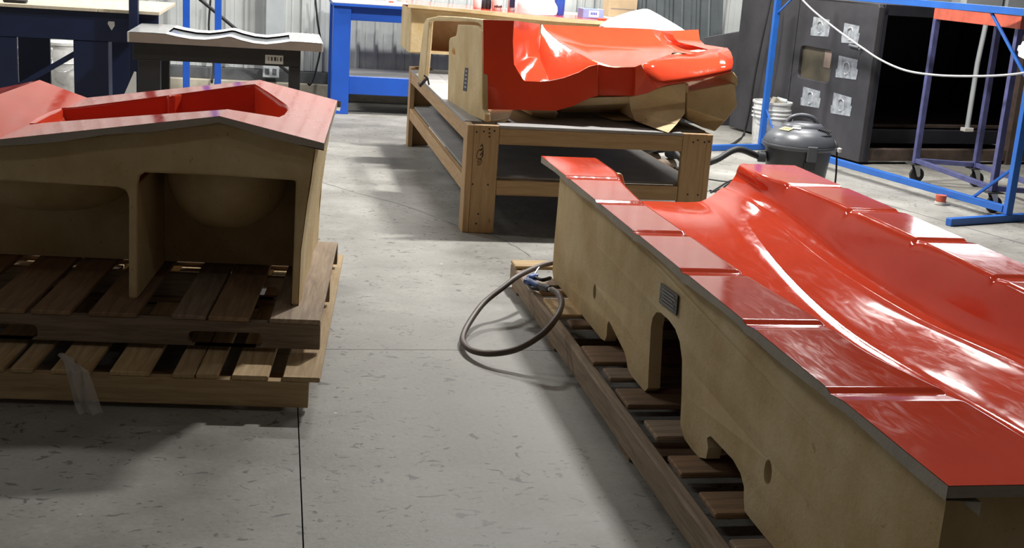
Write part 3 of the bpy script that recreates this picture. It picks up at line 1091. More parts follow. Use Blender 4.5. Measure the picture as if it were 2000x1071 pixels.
# upper channel: back wall and floor in one sweep of columns
cols = [[(1058, 48, 7.56), (1062, 54, 7.51), (1066, 60, 7.46), (1072, 66, 7.41), (1078, 71, 7.36), (1094, 84, 7.24)],
        [(1090, 49.5, 7.62), (1092, 60, 7.55), (1096, 72, 7.44), (1102, 82, 7.33), (1108, 90, 7.2), (1112, 96, 7.12)],
        [(1140, 51.5, 7.64), (1140, 66, 7.58), (1141, 82, 7.49), (1142, 93, 7.36), (1146, 102, 7.16), (1150, 115, 6.94)],
        [(1190, 53.5, 7.66), (1190, 68, 7.60), (1190, 84, 7.51), (1191, 95, 7.38), (1193, 110, 7.12), (1195, 130, YF)],
        [(1235, 55, 7.68), (1236, 70, 7.62), (1238, 86, 7.52), (1240, 97, 7.38), (1242, 110, 7.12), (1240, 130.5, YF)],
        [(1262, 56.5, 7.70), (1266, 70, 7.62), (1275, 84, 7.52), (1284, 96, 7.36), (1276, 108, 7.14), (1262, 124, 6.90)],
        [(1273, 57, 7.70), (1281, 72, 7.60), (1296, 86, 7.46), (1318, 99, 7.28), (1310, 106, 7.16), (1275, 119, 6.93)]]
loft('gelcoat_channel', [[PY(*p) for p in r] for r in cols], M_RED, bmold, smooth=60)
# slot between the channel and the end block
sl = [[(1273, 57, 7.70), (1292, 60, 7.82), (1313, 60, 7.70)], [(1281, 72, 7.60), (1300, 75, 7.74), (1316, 74, 7.58)], [(1296, 86, 7.46), (1312, 86, 7.60), (1325, 82, 7.50)],
      [(1318, 99, 7.28), (1340, 98, 7.42), (1355, 89, 7.38)], [(1350, 108, 7.18), (1362, 104, 7.28), (1385, 97, 7.22)]]
loft('gelcoat_slot', [[PY(*p) for p in r] for r in sl], M_RED, bmold, smooth=60)
face_mesh('gelcoat_block', [P3((1313, 60, 7.70), (1364, 58, 7.70), (1367, 78, 7.56), (1316, 74, 7.58)), P3((1316, 74, 7.58), (1367, 78, 7.56), (1376, 87, 7.44), (1325, 82, 7.50)),
                            P3((1325, 82, 7.50), (1376, 87, 7.44), (1420, 94, 7.24), (1385, 97, 7.22))], M_RED, bmold, smooth=50)
lip = [[(1275, 119, 6.93), (1258, 126, 6.87), (1252, 126, 6.84)], ]
slab = [[(1262, 124, 6.90), (1275, 119, 6.93), (1310, 108, 7.14), (1350, 108, 7.18), (1387, 98, 7.22), (1420, 95, 7.24)],
        [(1256, 127, 6.86), (1280, 123, 6.92), (1315, 117, 7.02), (1355, 114, 7.06), (1392, 106, 7.10), (1427, 103, 7.12)],
        [(1258, 137, 6.84), (1285, 132, 6.88), (1320, 128, 6.93), (1358, 124, 6.95), (1396, 117, 6.98), (1431, 114, 6.99)],
        [(1263, 147, 6.82), (1288, 146, 6.84), (1322, 142, 6.86), (1360, 137, 6.87), (1398, 129, 6.88), (1432, 124, 6.88)],
        [(1272, 159, 6.80), (1294, 158, 6.81), (1325, 153, 6.82), (1362, 147, 6.82), (1398, 139, 6.82), (1430, 134, 6.82)],
        [(1285, 172, 6.80), (1305, 166, 6.80), (1330, 161, 6.80), (1364, 155, 6.80), (1398, 148, 6.80), (1427, 141, 6.80)]]
loft('gelcoat_slab', [[PY(*p) for p in r] for r in slab], M_RED, bmold, smooth=60, thick=.012)
# cream backing: perforated end plate on the left
e0, e1 = Vector((1.137, 6.872, 0)), Vector((1.020, 8.72, 0))
ed = (e1 - e0).normalized()
en = Vector((-ed.y, ed.x, 0))


def EP(x, y, off=0.0):
    return _pl(x, y, en, en.dot(e0) + off)


def e2(p):
    return ((p - e0).dot(ed), p.z)


def eplate(name, px, holes=(), th=-.035, bevel=.008, off=0.0):
    ol = [e2(EP(x, y)) for x, y in px]
    hl = [[e2(EP(x, y)) for x, y in h] for h in holes]
    return plate(name, ol, lambda a, b_, t: e0 + ed * a + en * (off + th * t) + Vector((0, 0, b_)), M_FIB, bmold, holes=hl, bevel=bevel)


eplate('end_frame', [(944, 38), (945, 60), (942, 60), (940, 52), (934, 46), (925, 43.5), (880, 41), (840, 40.5), (837, 43), (835, 70), (832, 110), (829, 145), (825, 158), (819, 157), (816, 150), (820, 110), (824, 75), (829, 42), (833, 36), (856, 31), (900, 33)])
flap = [(945, 60), (945, 214), (950, 222), (950, 238), (936, 232), (905, 219), (880, 208), (877, 203), (878, 150), (879, 110), (880, 78), (882, 74), (893, 70), (895, 62), (897, 48), (925, 49), (935, 52)]
eplate('end_flap', flap, holes=[[(889 + 3 * math.cos(a), 102 + 8 * math.sin(a)) for a in [2 * math.pi * k / 12 for k in range(12)]]], off=.01)
lp = [EP(x, y, .0105) for x, y in ((908, 132), (915, 133), (912, 179), (904, 177))]
mesh('data_plate', lp, [(0, 1, 2, 3)], M_PLATE, bmold)
for k in range(5):
    a = lp[0].lerp(lp[3], .1 + .17 * k)
    b_ = lp[1].lerp(lp[2], .1 + .17 * k)
    a2 = lp[0].lerp(lp[3], .18 + .17 * k)
    b2 = lp[1].lerp(lp[2], .18 + .17 * k)
    s_ = en * .001
    mesh('print_line', [a.lerp(b_, .25) + s_, a.lerp(b_, .8) + s_, a2.lerp(b2, .8) + s_, a2.lerp(b2, .25) + s_], [(0, 1, 2, 3)], M_PLTXT, bmold)
# cream feet and belly: prisms running back from the outlines seen from the front
def prism(name, pts, back, mat=M_FIB, bevel=.008):
    f_ = P3(*pts)
    n = len(f_)
    bk = [p + Vector(back) for p in f_]
    tri = tessellate_polygon([[Vector((q.x, q.z, 0)) for q in f_]])
    fs = [tuple(t) for t in tri] + [tuple(n + i for i in t) for t in tri]
    fs += [(i, (i + 1) % n, (i + 1) % n + n, i + n) for i in range(n)]
    return mesh(name, f_ + bk, fs, mat, bmold, bevel=bevel, smooth=30)


prism('foot', [(944, 214, 6.875), (1003, 214, 6.875), (1000, 224, 6.84), (993, 235, 6.79), (985, 241, 6.78), (950, 238, 6.79)], (-.04, .25, .0))
prism('foot', [(1040, 215, 6.875), (1088, 216, 6.875), (1091, 222, 6.95), (1086, 232, 7.03), (1076, 233.5, 7.03), (1040, 226, 7.0)], (-.1, 1.2, .0))
prism('belly', [(1003, 213, 6.877), (1085, 214, 6.877), (1120, 204, 6.877), (1150, 189.5, 6.877), (1166, 186, 6.877), (1172, 186, 6.93), (1238, 186, 6.93), (1264, 181, 6.93), (1262, 165, 6.95), (1160, 165, 6.95), (1010, 170, 6.95)], (-.05, 1.0, .04))
prism('belly', [(1092, 219, 7.05), (1112, 207, 6.95), (1150, 191, 6.9), (1238, 188, 6.9), (1255, 200, 6.9), (1232, 219, 7.2), (1150, 220, 7.25)], (-.05, 1.2, .06))
prism('hull', [(1228, 190, 6.88), (1264, 182, 6.84), (1285, 172, 6.815), (1310, 166, 6.815), (1340, 162, 6.815), (1339, 200, 6.80), (1338, 222, 6.75), (1322, 243, 6.70), (1306, 260, 6.62), (1288, 254, 6.68), (1240, 236, 6.86), (1232, 215, 6.9)], (-.05, 1.3, .05), bevel=.012)
prism('foot', [(1150, 219, 7.30), (1222, 219, 7.25), (1240, 236, 6.93), (1200, 236, 7.02)], (-.1, .9, .02))
# box end with its hollow upper pocket
prism('box_end', [(1340, 179, 6.84), (1428, 162, 6.82), (1437, 166, 6.82), (1440, 208, 6.83), (1418, 236, 6.80), (1397, 257, 6.77), (1372, 249, 6.82), (1342, 234, 6.86), (1342, 212, 6.80)], (-.12, 1.4, .05), bevel=.012)
prism('box_end', [(1428, 141, 6.835), (1434, 141, 6.835), (1441, 152, 6.83), (1442, 166, 6.83), (1437, 170, 6.83), (1428, 164, 6.83)], (-.12, 1.4, .03))
prism('box_end', [(1338, 164, 6.83), (1345, 163, 6.83), (1346, 182, 6.84), (1340, 186, 6.84)], (-.05, 1.3, .03))
prism('box_end', [(1342, 160, 7.15), (1430, 138, 7.15), (1430, 168, 7.15), (1342, 182, 7.15)], (-.05, .9, .03))
rebase(bmold, (1.8, 7.6, BZ))

# clamp holding the thin end frame
cl = thing('bar_clamp', 'small black clamp hooked on the bench edge at the cream frame', 'clamp')
ca, cb_ = PY(835, 152, 8.60), PY(819, 169, 8.60)
beam('bar', ca, cb_, .012, .02, M_BLACK, cl)
beam('jaw', ca, PY(838, 166, 8.60), .012, .012, M_BLACK, cl)
beam('jaw', PY(828, 147, 8.60), ca, .012, .012, M_BLACK, cl)
beam('jaw', cb_, PY(817, 160, 8.60), .012, .012, M_METAL, cl)
rebase(cl, cb_)

# ================================================================== SECOND MOULD AT THE BACK OF THE BENCH
sm_ = thing('fibreglass_mould', 'cream box mould with a flat red top behind the sideways mould', 'mould')


def zt(x):
    return 1.125 - .027 * (x - .975)


SY0, SY1, SX0, SX1 = 9.34, 10.05, .975, 2.66
NX = 14
xs_ = [SX0 + (SX1 - SX0) * i / NX for i in range(NX + 1)]
loft('gelcoat_top', [[(x, y, zt(x) + .004) for x in [SX0 - .03] + xs_[1:]] for y in (SY0 - .05, 9.6, SY1 + .03)], M_RED, sm_)
loft('flange_edge', [[(x, SY0 - .051, zt(x) + .003), (x, SY0 - .051, zt(x) - .026 - .006 * math.sin(x * 4)), (x, SY0 + .02, zt(x) - .03)] for x in [SX0 - .03] + xs_[1:]], M_FIB, sm_, smooth=40)
fr = [(SX0 + .10, .77), (SX0, .765), (SX0, zt(SX0) - .025)] + [(x, zt(x) - .025) for x in xs_[1:]] + [(SX1, .62), (1.75, .612), (1.75, .77), (1.72, 1.02), (1.69, 1.04), (1.20, 1.045), (1.14, 1.03), (1.125, .77)]
plate('front_wall', fr, lambda a, b_, t: (a, SY0 + t * .045, b_), M_FIB, sm_, bevel=.01)
plate('side_wall', [(SY0 + .02, .765), (SY1, .765), (SY1, zt(SX0) - .03), (SY0 + .02, zt(SX0) - .03)], lambda a, b_, t: (SX0 + t * .10, a, b_), M_FIB, sm_, bevel=.01)
plate('inner_panel', [(1.08, .78), (1.75, .78), (1.75, 1.05), (1.08, 1.06)], lambda a, b_, t: (a, 9.70 + t * .03, b_), M_FIB, sm_)
plate('foot', [(1.76, .612), (2.64, .612), (2.64, .80), (1.76, .80)], lambda a, b_, t: (a, SY0 + .1 + t * .35, b_), M_FIB, sm_, bevel=.01)
plate('foot', [(1.09, .765), (1.76, .765), (1.76, .785), (1.09, .785)], lambda a, b_, t: (a, SY0 + .05 + t * .6, b_), M_FIB, sm_)
rebase(sm_, (1.8, 9.6, BZ))


def on_top(px, Y=9.62):
    p = PY(px, 10, Y)
    return Vector((p.x, Y, zt(p.x) + .0045))


p = on_top(932)
t = thing('spray_bottle', 'small white bottle standing on the rear red mould top', 'bottle', p)
lathe('bottle_body', [(.03, 0), (.034, .01), (.034, .1), (.015, .13), (.013, .15)], M_WHITE, t, 14)
lathe('cap', [(.017, .151), (.017, .185), (.0001, .186)], M_GREYB, t, 12)
for i, px in enumerate((945, 954)):
    p = on_top(px, 9.66)
    t = thing('paint_jar', ('left' if i == 0 else 'right') + ' one of two small dark jars beside the white bottle', 'jar', p, group='small dark jars on the rear mould')
    lathe('jar_body', [(.02, 0), (.022, .006), (.022, .06), (.018, .07)], M_VACD, t, 12)
    lathe('lid', [(.021, .0705), (.021, .088), (.0001, .089)], M_BLACK, t, 12)
p = on_top(971)
t = thing('wipes_tub', 'white tub with dark print on the rear red mould', 'tub', p)
lathe('tub_body', [(.04, 0), (.044, .01), (.044, .15), (.04, .155)], M_WHITE, t, 18)
lathe('lid', [(.046, .1555), (.046, .175), (.0001, .178)], M_WHITE, t, 18)
for k in range(4):
    box('print', -.03 + .016 * k, -.018 + .016 * k, -.0455, -.044, .02, .034 + .004 * (k % 2), M_INK, t, 0)
p = on_top(999)
t = thing('metal_can', 'grey metal can next to the white paper pile', 'can', p)
lathe('can_body', [(.028, 0), (.03, .004), (.03, .13), (.028, .135), (.026, .133), (.0001, .132)], M_GREYB, t, 16)
box('label_band', -.02, .02, -.0312, -.0302, .03, .1, M_NAVY, t, 0)
p = on_top(1047, 9.52)
rr = []
random.seed(3)
for i in range(9):
    row = []
    for j in range(15):
        a = i / 8 * math.pi / 2
        c = 2 * math.pi * j / 14
        rad = math.cos(a) ** .5
        row.append((p.x + .165 * rad * math.cos(c) * (1 + .08 * math.sin(3 * c + i)), p.y + .12 * rad * math.sin(c), p.z + .16 * math.sin(a) * (1 + .06 * math.sin(5 * c))))
    rr.append(row)
o = loft('paper_pile', rr, M_CLOTH, None, smooth=50)
tag(o, 'crumpled white paper pile on the rear red mould', 'paper')
p = on_top(1093, 9.66)
t = thing('blue_tub', 'tall dark blue plastic tub beside the white paper pile', 'tub', p)
lathe('tub_body', [(.036, 0), (.04, .01), (.041, .16)], M_BLUE, t, 18)
lathe('lid', [(.043, .1605), (.043, .18), (.0001, .182)], M_BLUE, t, 18)
p = on_top(1155, 9.64)
t = thing('tissue_box', 'light blue and white tissue box on the rear red mould', 'tissue box', p, .15)
box('carton', -.088, .088, -.06, .06, 0, .075, plain('pale_blue_card', (0.22, 0.34, 0.62), .6), t, .003)
box('slot', -.05, .05, -.012, .012, .0752, .0765, M_INK, t, 0)
box('print_panel', -.04, .045, -.0612, -.0602, .012, .06, M_WHITE, t, 0)
for k in range(4):
    box('print', -.025 + .014 * k, -.015 + .014 * k, -.0619, -.0613, .028, .048, M_BLUE, t, 0)
p = on_top(1182, 9.50)
t = thing('putty_knife', 'flat red scraper lying at the right end of the rear mould', 'scraper', p, .3)
box('handle', -.05, .02, -.012, .012, .0, .014, M_REDP, t, .003)
box('blade', .021, .06, -.02, .02, .004, .006, M_METAL, t, 0)

# ================================================================== PERSON BENDING BEHIND THE BENCH
def skin_body(name, verts, edges, radii, mat, parent, root=0, sub=2):
    me = bpy.data.meshes.new(name)
    me.from_pydata([Vector(v) for v in verts], edges, [])
    o = new_obj(name, me, mat, parent)
    sk = o.modifiers.new('skin', 'SKIN')
    sk.use_smooth_shade = True
    for i, r in enumerate(radii):
        d = me.skin_vertices[0].data[i]
        d.radius = (r, r) if not isinstance(r, tuple) else r
        d.use_root = (i == root)
    ss = o.modifiers.new('sub', 'SUBSURF')
    ss.levels = sub
    ss.render_levels = sub
    return o


pe = thing('person', 'person in a white shirt and black trousers bending over behind the bench', 'person')
# body: pelvis root, spine forward, head down, arms reaching to the bench, legs
bv = [(2.93, 9.12, .90), (2.80, 9.10, 1.04), (2.66, 9.09, 1.085), (2.50, 9.08, 1.06), (2.40, 9.08, 1.00), (2.33, 9.08, .95), (2.27, 9.08, .90),
      (2.47, 8.93, 1.00), (2.42, 8.90, .83), (2.30, 8.92, .70), (2.47, 9.23, 1.00), (2.42, 9.25, .83), (2.31, 9.20, .70),
      (2.95, 9.02, .86), (2.96, 9.01, .48), (3.02, 9.02, .10), (2.95, 9.22, .86), (2.94, 9.26, .48), (2.98, 9.30, .10)]
be = [(0, 1), (1, 2), (2, 3), (3, 4), (4, 5), (5, 6), (3, 7), (7, 8), (8, 9), (3, 10), (10, 11), (11, 12), (0, 13), (13, 14), (14, 15), (0, 16), (16, 17), (17, 18)]
brad = [.13, .135, .13, .135, .065, .058, .06, .06, .045, .033, .06, .045, .033, .095, .07, .05, .095, .07, .05]
skin_body('body', bv, be, brad, M_SKIN, pe)
sv = [(3.0, 9.12, .93), (2.86, 9.105, 1.03), (2.70, 9.09, 1.065), (2.52, 9.08, 1.04), (2.42, 9.08, 1.0), (2.47, 8.92, .99), (2.43, 8.89, .87), (2.47, 9.24, .99), (2.43, 9.26, .87)]
skin_body('shirt', sv, [(0, 1), (1, 2), (2, 3), (3, 4), (3, 5), (5, 6), (3, 7), (7, 8)], [.135, .16, .165, .15, .10, .085, .07, .085, .07], M_CLOTH, pe, root=1)
tv = [(2.95, 9.12, .88), (2.96, 9.02, .80), (2.97, 9.01, .48), (3.02, 9.02, .26), (3.02, 9.02, .16), (3.025, 9.02, .085), (2.96, 9.22, .80), (2.95, 9.26, .48), (2.98, 9.30, .26), (2.98, 9.30, .16), (2.985, 9.30, .085)]
skin_body('trousers', tv, [(0, 1), (1, 2), (2, 3), (3, 4), (4, 5), (0, 6), (6, 7), (7, 8), (8, 9), (9, 10)], [.15, .12, .095, .088, .075, .09, .12, .095, .088, .075, .09], M_TROU, pe)
for (fx, fy) in ((3.02, 9.02), (2.98, 9.30)):
    bt = skin_body('boot', [(fx + .02, fy, .075), (fx - .01, fy, .05), (fx - .10, fy, .045), (fx - .17, fy, .035)], [(0, 1), (1, 2), (2, 3)], [.05, .05, .047, .034], M_BOOT, pe)
    so = [(fx + .07, fy - .04), (fx + .07, fy + .04), (fx - .12, fy + .048), (fx - .20, fy + .03), (fx - .20, fy - .03), (fx - .12, fy - .048)]
    plate('boot_sole', rounded(so, .03), lambda a, b_, t: (a, b_, .001 + t * .022), M_RUB, pe)
hd = lathe('head', [(.0001, -.115), (.035, -.105), (.06, -.07), (.072, -.02), (.078, .03), (.07, .08), (.045, .112), (.0001, .122)], M_SKIN, pe, 20, loc=(2.20, 9.08, .845), rot=(0, math.radians(-130), 0), sx=1.15)
lathe('hair', [(.0001, .128), (.05, .116), (.077, .082), (.084, .035), (.08, -.005), (.074, -.01)], M_HAIR, hd, 20, loc=(-.004, 0, 0), sx=1.15)
lathe('nose', [(.0001, .02), (.009, .004), (.012, -.012), (.0001, -.016)], M_SKIN, hd, 8, loc=(.086, 0, -.02))
for sy in (-1, 1):
    lathe('eye', [(.0001, -.008), (.007, -.004), (.008, 0), (.007, .004), (.0001, .008)], M_WHITE, hd, 8, loc=(.078, sy * .028, .005))
    lathe('ear', [(.0001, -.028), (.014, -.015), (.018, .01), (.0001, .03)], M_SKIN, hd, 10, loc=(0, sy * .077, -.01), sy=.4)
box('mouth', .0765, .082, -.02, .02, -.062, -.056, M_REDP, hd, .001)
for (wx, wy, wz, sg) in ((2.30, 8.92, .70, 1), (2.31, 9.20, .70, -1)):
    hv = [(wx, wy, wz), (wx - .05, wy, wz - .04)]
    hedg = [(0, 1)]
    hr = [.03, .034]
    for k in range(4):
        yy = wy + (k - 1.5) * .02
        ln = (.045, .055, .052, .04)[k]
        b0 = len(hv)
        hv += [(wx - .075, yy, wz - .05), (wx - .075 - ln * .7, yy, wz - .062), (wx - .075 - ln * 1.1, yy, wz - .078)]
        hedg += [(1, b0), (b0, b0 + 1), (b0 + 1, b0 + 2)]
        hr += [.011, .009, .008]
    b0 = len(hv)
    hv += [(wx - .04, wy + sg * .04, wz - .05), (wx - .07, wy + sg * .055, wz - .07)]
    hedg += [(1, b0), (b0, b0 + 1)]
    hr += [.012, .009]
    skin_body('hand', hv, hedg, hr, M_SKIN, pe, sub=1)
rebase(pe, (3.0, 9.16, 0))


# ================================================================== BLUE WORKBENCH AGAINST THE BACK WALL
def tx(x, y, Y):
    return PY(x, y, Y)


bt = thing('workbench', 'bright blue workbench with a lower shelf against the corrugated wall', 'workbench')
TX0, TX1, TY0, TY1 = .50, 3.25, 11.54, 12.40
for (a, b_) in ((TX0, TX0 + .16), (TX1 - .16, TX1)):
    box('leg', a, b_, TY0, TY0 + .04, 0, .985, M_BLUE, bt)
    box('leg', a + (0 if a < 1 else .12), a + (.04 if a < 1 else .16), TY0 + .0405, TY0 + .18, 0, .985, M_BLUE, bt)
    box('leg', a, b_, TY1 - .04, TY1, 0, .985, M_BLUE, bt)
box('apron', TX0 + .161, TX1 - .161, TY0 + .045, TY0 + .08, .86, .985, M_BLUE, bt)
box('table_top', TX0 - .01, TX1 + .01, TY0 - .03, TY1 + .02, .9855, 1.012, M_BLUE, bt)
box('top_sheet', TX0 - .01, TX1 + .01, TY0 - .03, TY1 + .02, 1.0125, 1.02, M_LBL, bt, .001)
box('shelf_rail', TX0 + .161, TX1 - .161, TY0 + .03, TY0 + .07, .185, .352, M_BLUE, bt)
box('shelf', TX0 + .045, TX1 - .045, TY0 + .075, TY1 - .045, .335, .353, M_PLYTOP, bt)
rebase(bt, (1.9, 11.97, 0))
p = PY(764, 2, 11.7)
t = thing('marker_box', 'small white box with red print at the front of the blue workbench', 'box', (p.x, 11.7, 1.0205))
box('carton', -.04, .04, -.03, .03, 0, .06, M_WHITE, t, .002)
box('print', -.025, .02, -.0312, -.0303, .015, .03, M_REDP, t, 0)
p = PY(700, 0, 11.75)
t = thing('folded_sheet', 'folded pale paper sheet on the left end of the blue workbench', 'paper', (p.x, 11.75, 1.0205), .2)
box('sheet', -.1, .1, -.08, .08, 0, .003, M_WHITE, t, 0)
box('sheet', -.098, .09, -.07, .075, .0032, .006, M_LBL, t, 0)
ca = PY(1184, 20, 11.95)
cb2 = PY(1238, 24, 11.95)
t = thing('cardboard_box', 'tan cardboard box standing at the right end of the blue workbench', 'box', ((ca.x + cb2.x) / 2, 11.98, 1.0205))
hw = (cb2.x - ca.x) / 2
box('carton', -hw, hw, -.13, .13, 0, .26, M_CARD, t, .003)
for sg in (-1, 1):
    mesh('flap', [(sg * hw, -.13, .26), (sg * hw, .13, .26), (sg * (hw + .05), .13, .36), (sg * (hw + .05), -.13, .36), (sg * (hw + .003), -.13, .26), (sg * (hw + .003), .13, .26)], [(0, 1, 2, 3), (2, 3, 4, 5)], M_CARD, t)
box('tape', -hw + .02, hw - .02, -.1312, -.1302, .075, .085, M_TAN, t, 0)

# dark ribbed sheets leaning on the wall behind the bench
for k in range(4):
    xa = 3.30 + .29 * k
    pr = [(0, 0), (.02, -.02), (.05, -.02), (.07, 0), (.15, 0), (.165, -.008), (.18, 0), (.25, 0), (.265, -.02), (.30, -.02)]
    vs, fs = [], []
    for z, yy in ((.0, 11.98 + .01 * k), (1.9, 12.42 + .005 * k)):
        for a, d in pr:
            vs.append((xa + a, yy + d, z))
    for i in range(len(pr) - 1):
        fs.append((i, i + 1, i + 1 + len(pr), i + len(pr)))
    o = mesh('roofing_sheet', vs, fs, M_DSHEET)
    o.modifiers.new('solid', 'SOLIDIFY').thickness = .002
    tag(o, ['leftmost', 'second from left', 'third from left', 'rightmost'][k] + ' of the dark ribbed metal sheets leaning on the rear wall', 'metal sheet', 'dark ribbed sheets leaning on the wall')

# dark panel leaning at the foot of the concrete wall
a, b_, c, d = PY(1376, 73, 12.1), PY(1474, 56, 12.1), PY(1463, 246, 11.95), PY(1366, 262, 11.9)
c.z = max(c.z, .002)
d.z = .002
qs = [a, b_, c, d]
qs += [v + Vector((.0, .015, 0)) for v in qs]
o = mesh('charcoal_board', qs, [(0, 1, 2, 3), (4, 5, 6, 7), (0, 1, 5, 4), (1, 2, 6, 5), (2, 3, 7, 6), (3, 0, 4, 7)], M_CHAR, bevel=.004)
tag(o, 'flat charcoal panel leaning at the foot of the concrete wall', 'panel')

# electrical box with conduit loops
eb = thing('electrical_box', 'grey metal electrical box with conduits on the rear wall', 'electrical box')
ea = PY(1487, 37, 12.32)
box('enclosure', ea.x, ea.x + .30, 12.30, 12.435, ea.z, ea.z + .75, M_GREYB, eb, .006)
box('seam', ea.x + .10, ea.x + .104, 12.2985, 12.2999, ea.z + .005, ea.z + .74, M_BAND, eb, 0)
tube('conduit', [(ea.x + .02, 12.36, ea.z), (ea.x + .03, 12.34, ea.z - .12), (ea.x + .12, 12.34, ea.z - .19), (ea.x + .20, 12.34, ea.z - .12), (ea.x + .21, 12.36, ea.z)], .014, M_GREYB, eb)
tube('conduit', [(ea.x + .07, 12.36, ea.z), (ea.x + .05, 12.34, ea.z - .1), (ea.x + .0, 12.33, ea.z - .3), (ea.x - .05, 12.3, ea.z - .65)], .010, M_BLACK, eb)
tube('conduit', [(ea.x - .05, 12.37, ea.z + .02), (ea.x - .02, 12.34, ea.z - .06), (ea.x + .01, 12.34, ea.z - .15), (ea.x + .0, 12.34, ea.z - .3)], .012, M_CABLE, eb)
rebase(eb, (ea.x + .15, 12.40, ea.z))
cd_ = tube('power_cord', [PY(1505, 0, 11.0), PY(1490, 70, 11.0), PY(1474, 150, 11.05), PY(1464, 215, 11.1), G(1453, 262, .012), G(1443, 273, .012), G(1425, 284, .01), G(1398, 287, .01), G(1340, 284, .01)], .011, M_RUB)
tag(cd_, 'black power cord hanging down from the wall to the floor', 'cord')

# downspout, socket box and cables on the corrugated wall
a, b_ = PY(519, 60, 12.5), PY(555, 60, 12.5)
o = box('downspout', a.x, b_.x, 12.45, 12.545, .40, 3.6, M_GREYB, None, .004)
tag(o, 'flat grey duct running down the corrugated wall', 'duct')
a = PY(529, 140, 12.46)
so = thing('socket_box', 'grey socket box low on the rear wall under the duct', 'socket', (a.x, 12.46, a.z))
box('housing', -.08, .08, 0, .085, -.06, .06, M_GREYB, so, .006)
for sx in (-.035, .035):
    box('socket', sx - .02, sx + .02, -.004, -.0005, -.03, .03, M_BAND, so, .002)
o = tube('wall_cable', [PY(615, -10, 12.5), PY(620, 40, 12.5), PY(626, 90, 12.48), PY(616, 140, 12.48), PY(606, 165, 12.46), (PY(600, 175, 12.4).x, 12.42, .18)], .010, M_RUB)
tag(o, 'black cable running down the wall left of the blue workbench', 'cable')
o = tube('wall_cable', [PY(411, 0, 12.5), PY(408, 60, 12.5), PY(417, 128, 12.5), PY(414, 160, 12.45), (PY(413, 190, 12.4).x, 12.40, .17)], .010, M_RUB)
tag(o, 'black cable running down the wall between the two blue uprights', 'cable')

# two blue uprights with a black pole leaning between
ur = thing('upright_frame', 'pair of slim blue uprights with a cross rail near the rear wall', 'frame')
for px in (364, 426):
    a = PY(px, 60, 11.9)
    box('upright', a.x - .03, a.x + .03, 11.87, 11.93, 0, 2.4, M_BLUE, ur, .003)
a, b_ = PY(364, 60, 11.9), PY(426, 60, 11.9)
box('cross_rail', a.x + .031, b_.x - .031, 11.885, 11.915, 2.1, 2.16, M_BLUE, ur)
rebase(ur, ((a.x + b_.x) / 2, 11.9, 0))
pa, pb = PY(392, 0, 12.2), PY(455, 52, 12.25)
dr = (pa - pb).normalized()
o = tube('leaning_pole', [pa + dr * .35, pa, pb, pb + (pb - pa) * 2.1], .016, M_BLACK, None, sub=1)
tag(o, 'thin black pole leaning diagonally behind the blue uprights', 'pole')

# ================================================================== LEFT REAR: NAVY WORKBENCH
nb = thing('workbench', 'dark navy workbench with a pale plywood top at the far left', 'workbench')
Y1 = 9.5
xr_ = PY(312, 27, Y1).x
a1, a2 = PY(143, 90, Y1).x, PY(211, 90, Y1).x
l1, l2 = PY(-40, 90, Y1).x, PY(32, 90, Y1).x
box('leg', a1, a2, Y1 + .005, Y1 + .045, 0, .72, M_NAVY, nb)
box('leg', a2 - .04, a2, Y1 + .046, Y1 + .22, 0, .72, M_NAVY, nb)
box('leg', l1, l2, Y1 + .005, Y1 + .045, 0, .72, M_NAVY, nb)
box('apron', l1 - .6, xr_ - .01, Y1, Y1 + .044, .7205, .932, M_NAVY, nb)
box('leg', a1, a2, 10.85, 10.89, 0, .93, M_NAVY, nb)
box('leg', l1, l2, 10.85, 10.89, 0, .93, M_NAVY, nb)
beam('brace', PY(30, 172, Y1 + .08), PY(150, 103, Y1 + .08), .04, .10, M_NAVY, nb, up=Vector((0, 1, 0)))
for (xa, xb) in ((l1 - .6, PY(192, 20, Y1).x - .002), (PY(192, 20, Y1).x + .002, xr_)):
    box('top_board', xa, xb, Y1 - .03, 10.95, .9325, .957, M_PLY, nb, .002)
pa = PY(270, 40, Y1 - .08)
box('upright_post', pa.x - .062, pa.x + .002, Y1 - .11, Y1 - .032, 0, 2.0, M_NAVY, nb, .003)
hp = PY(218, 50, Y1 - .001)
mesh('sticker', [hp + Vector(q) for q in ((-.022, -.001, .03), (.02, -.001, .03), (.022, -.001, .0), (.0, -.001, -.035), (-.028, -.001, .012))], [(0, 1, 2, 3, 4)], M_LBL, nb)
rebase(nb, (-1.5, 10.2, 0))
pd = PY(30, 2, Y1 + .1)
t = thing('tape_dispenser', 'small black tool lying near the edge of the plywood top', 'tool', (pd.x, Y1 + .1, .9575))
box('body', -.08, .08, -.04, .04, 0, .03, M_BLACK, t, .01)
lathe('knob', [(.018, .0305), (.018, .045), (.0001, .046)], M_METAL, t, 10)


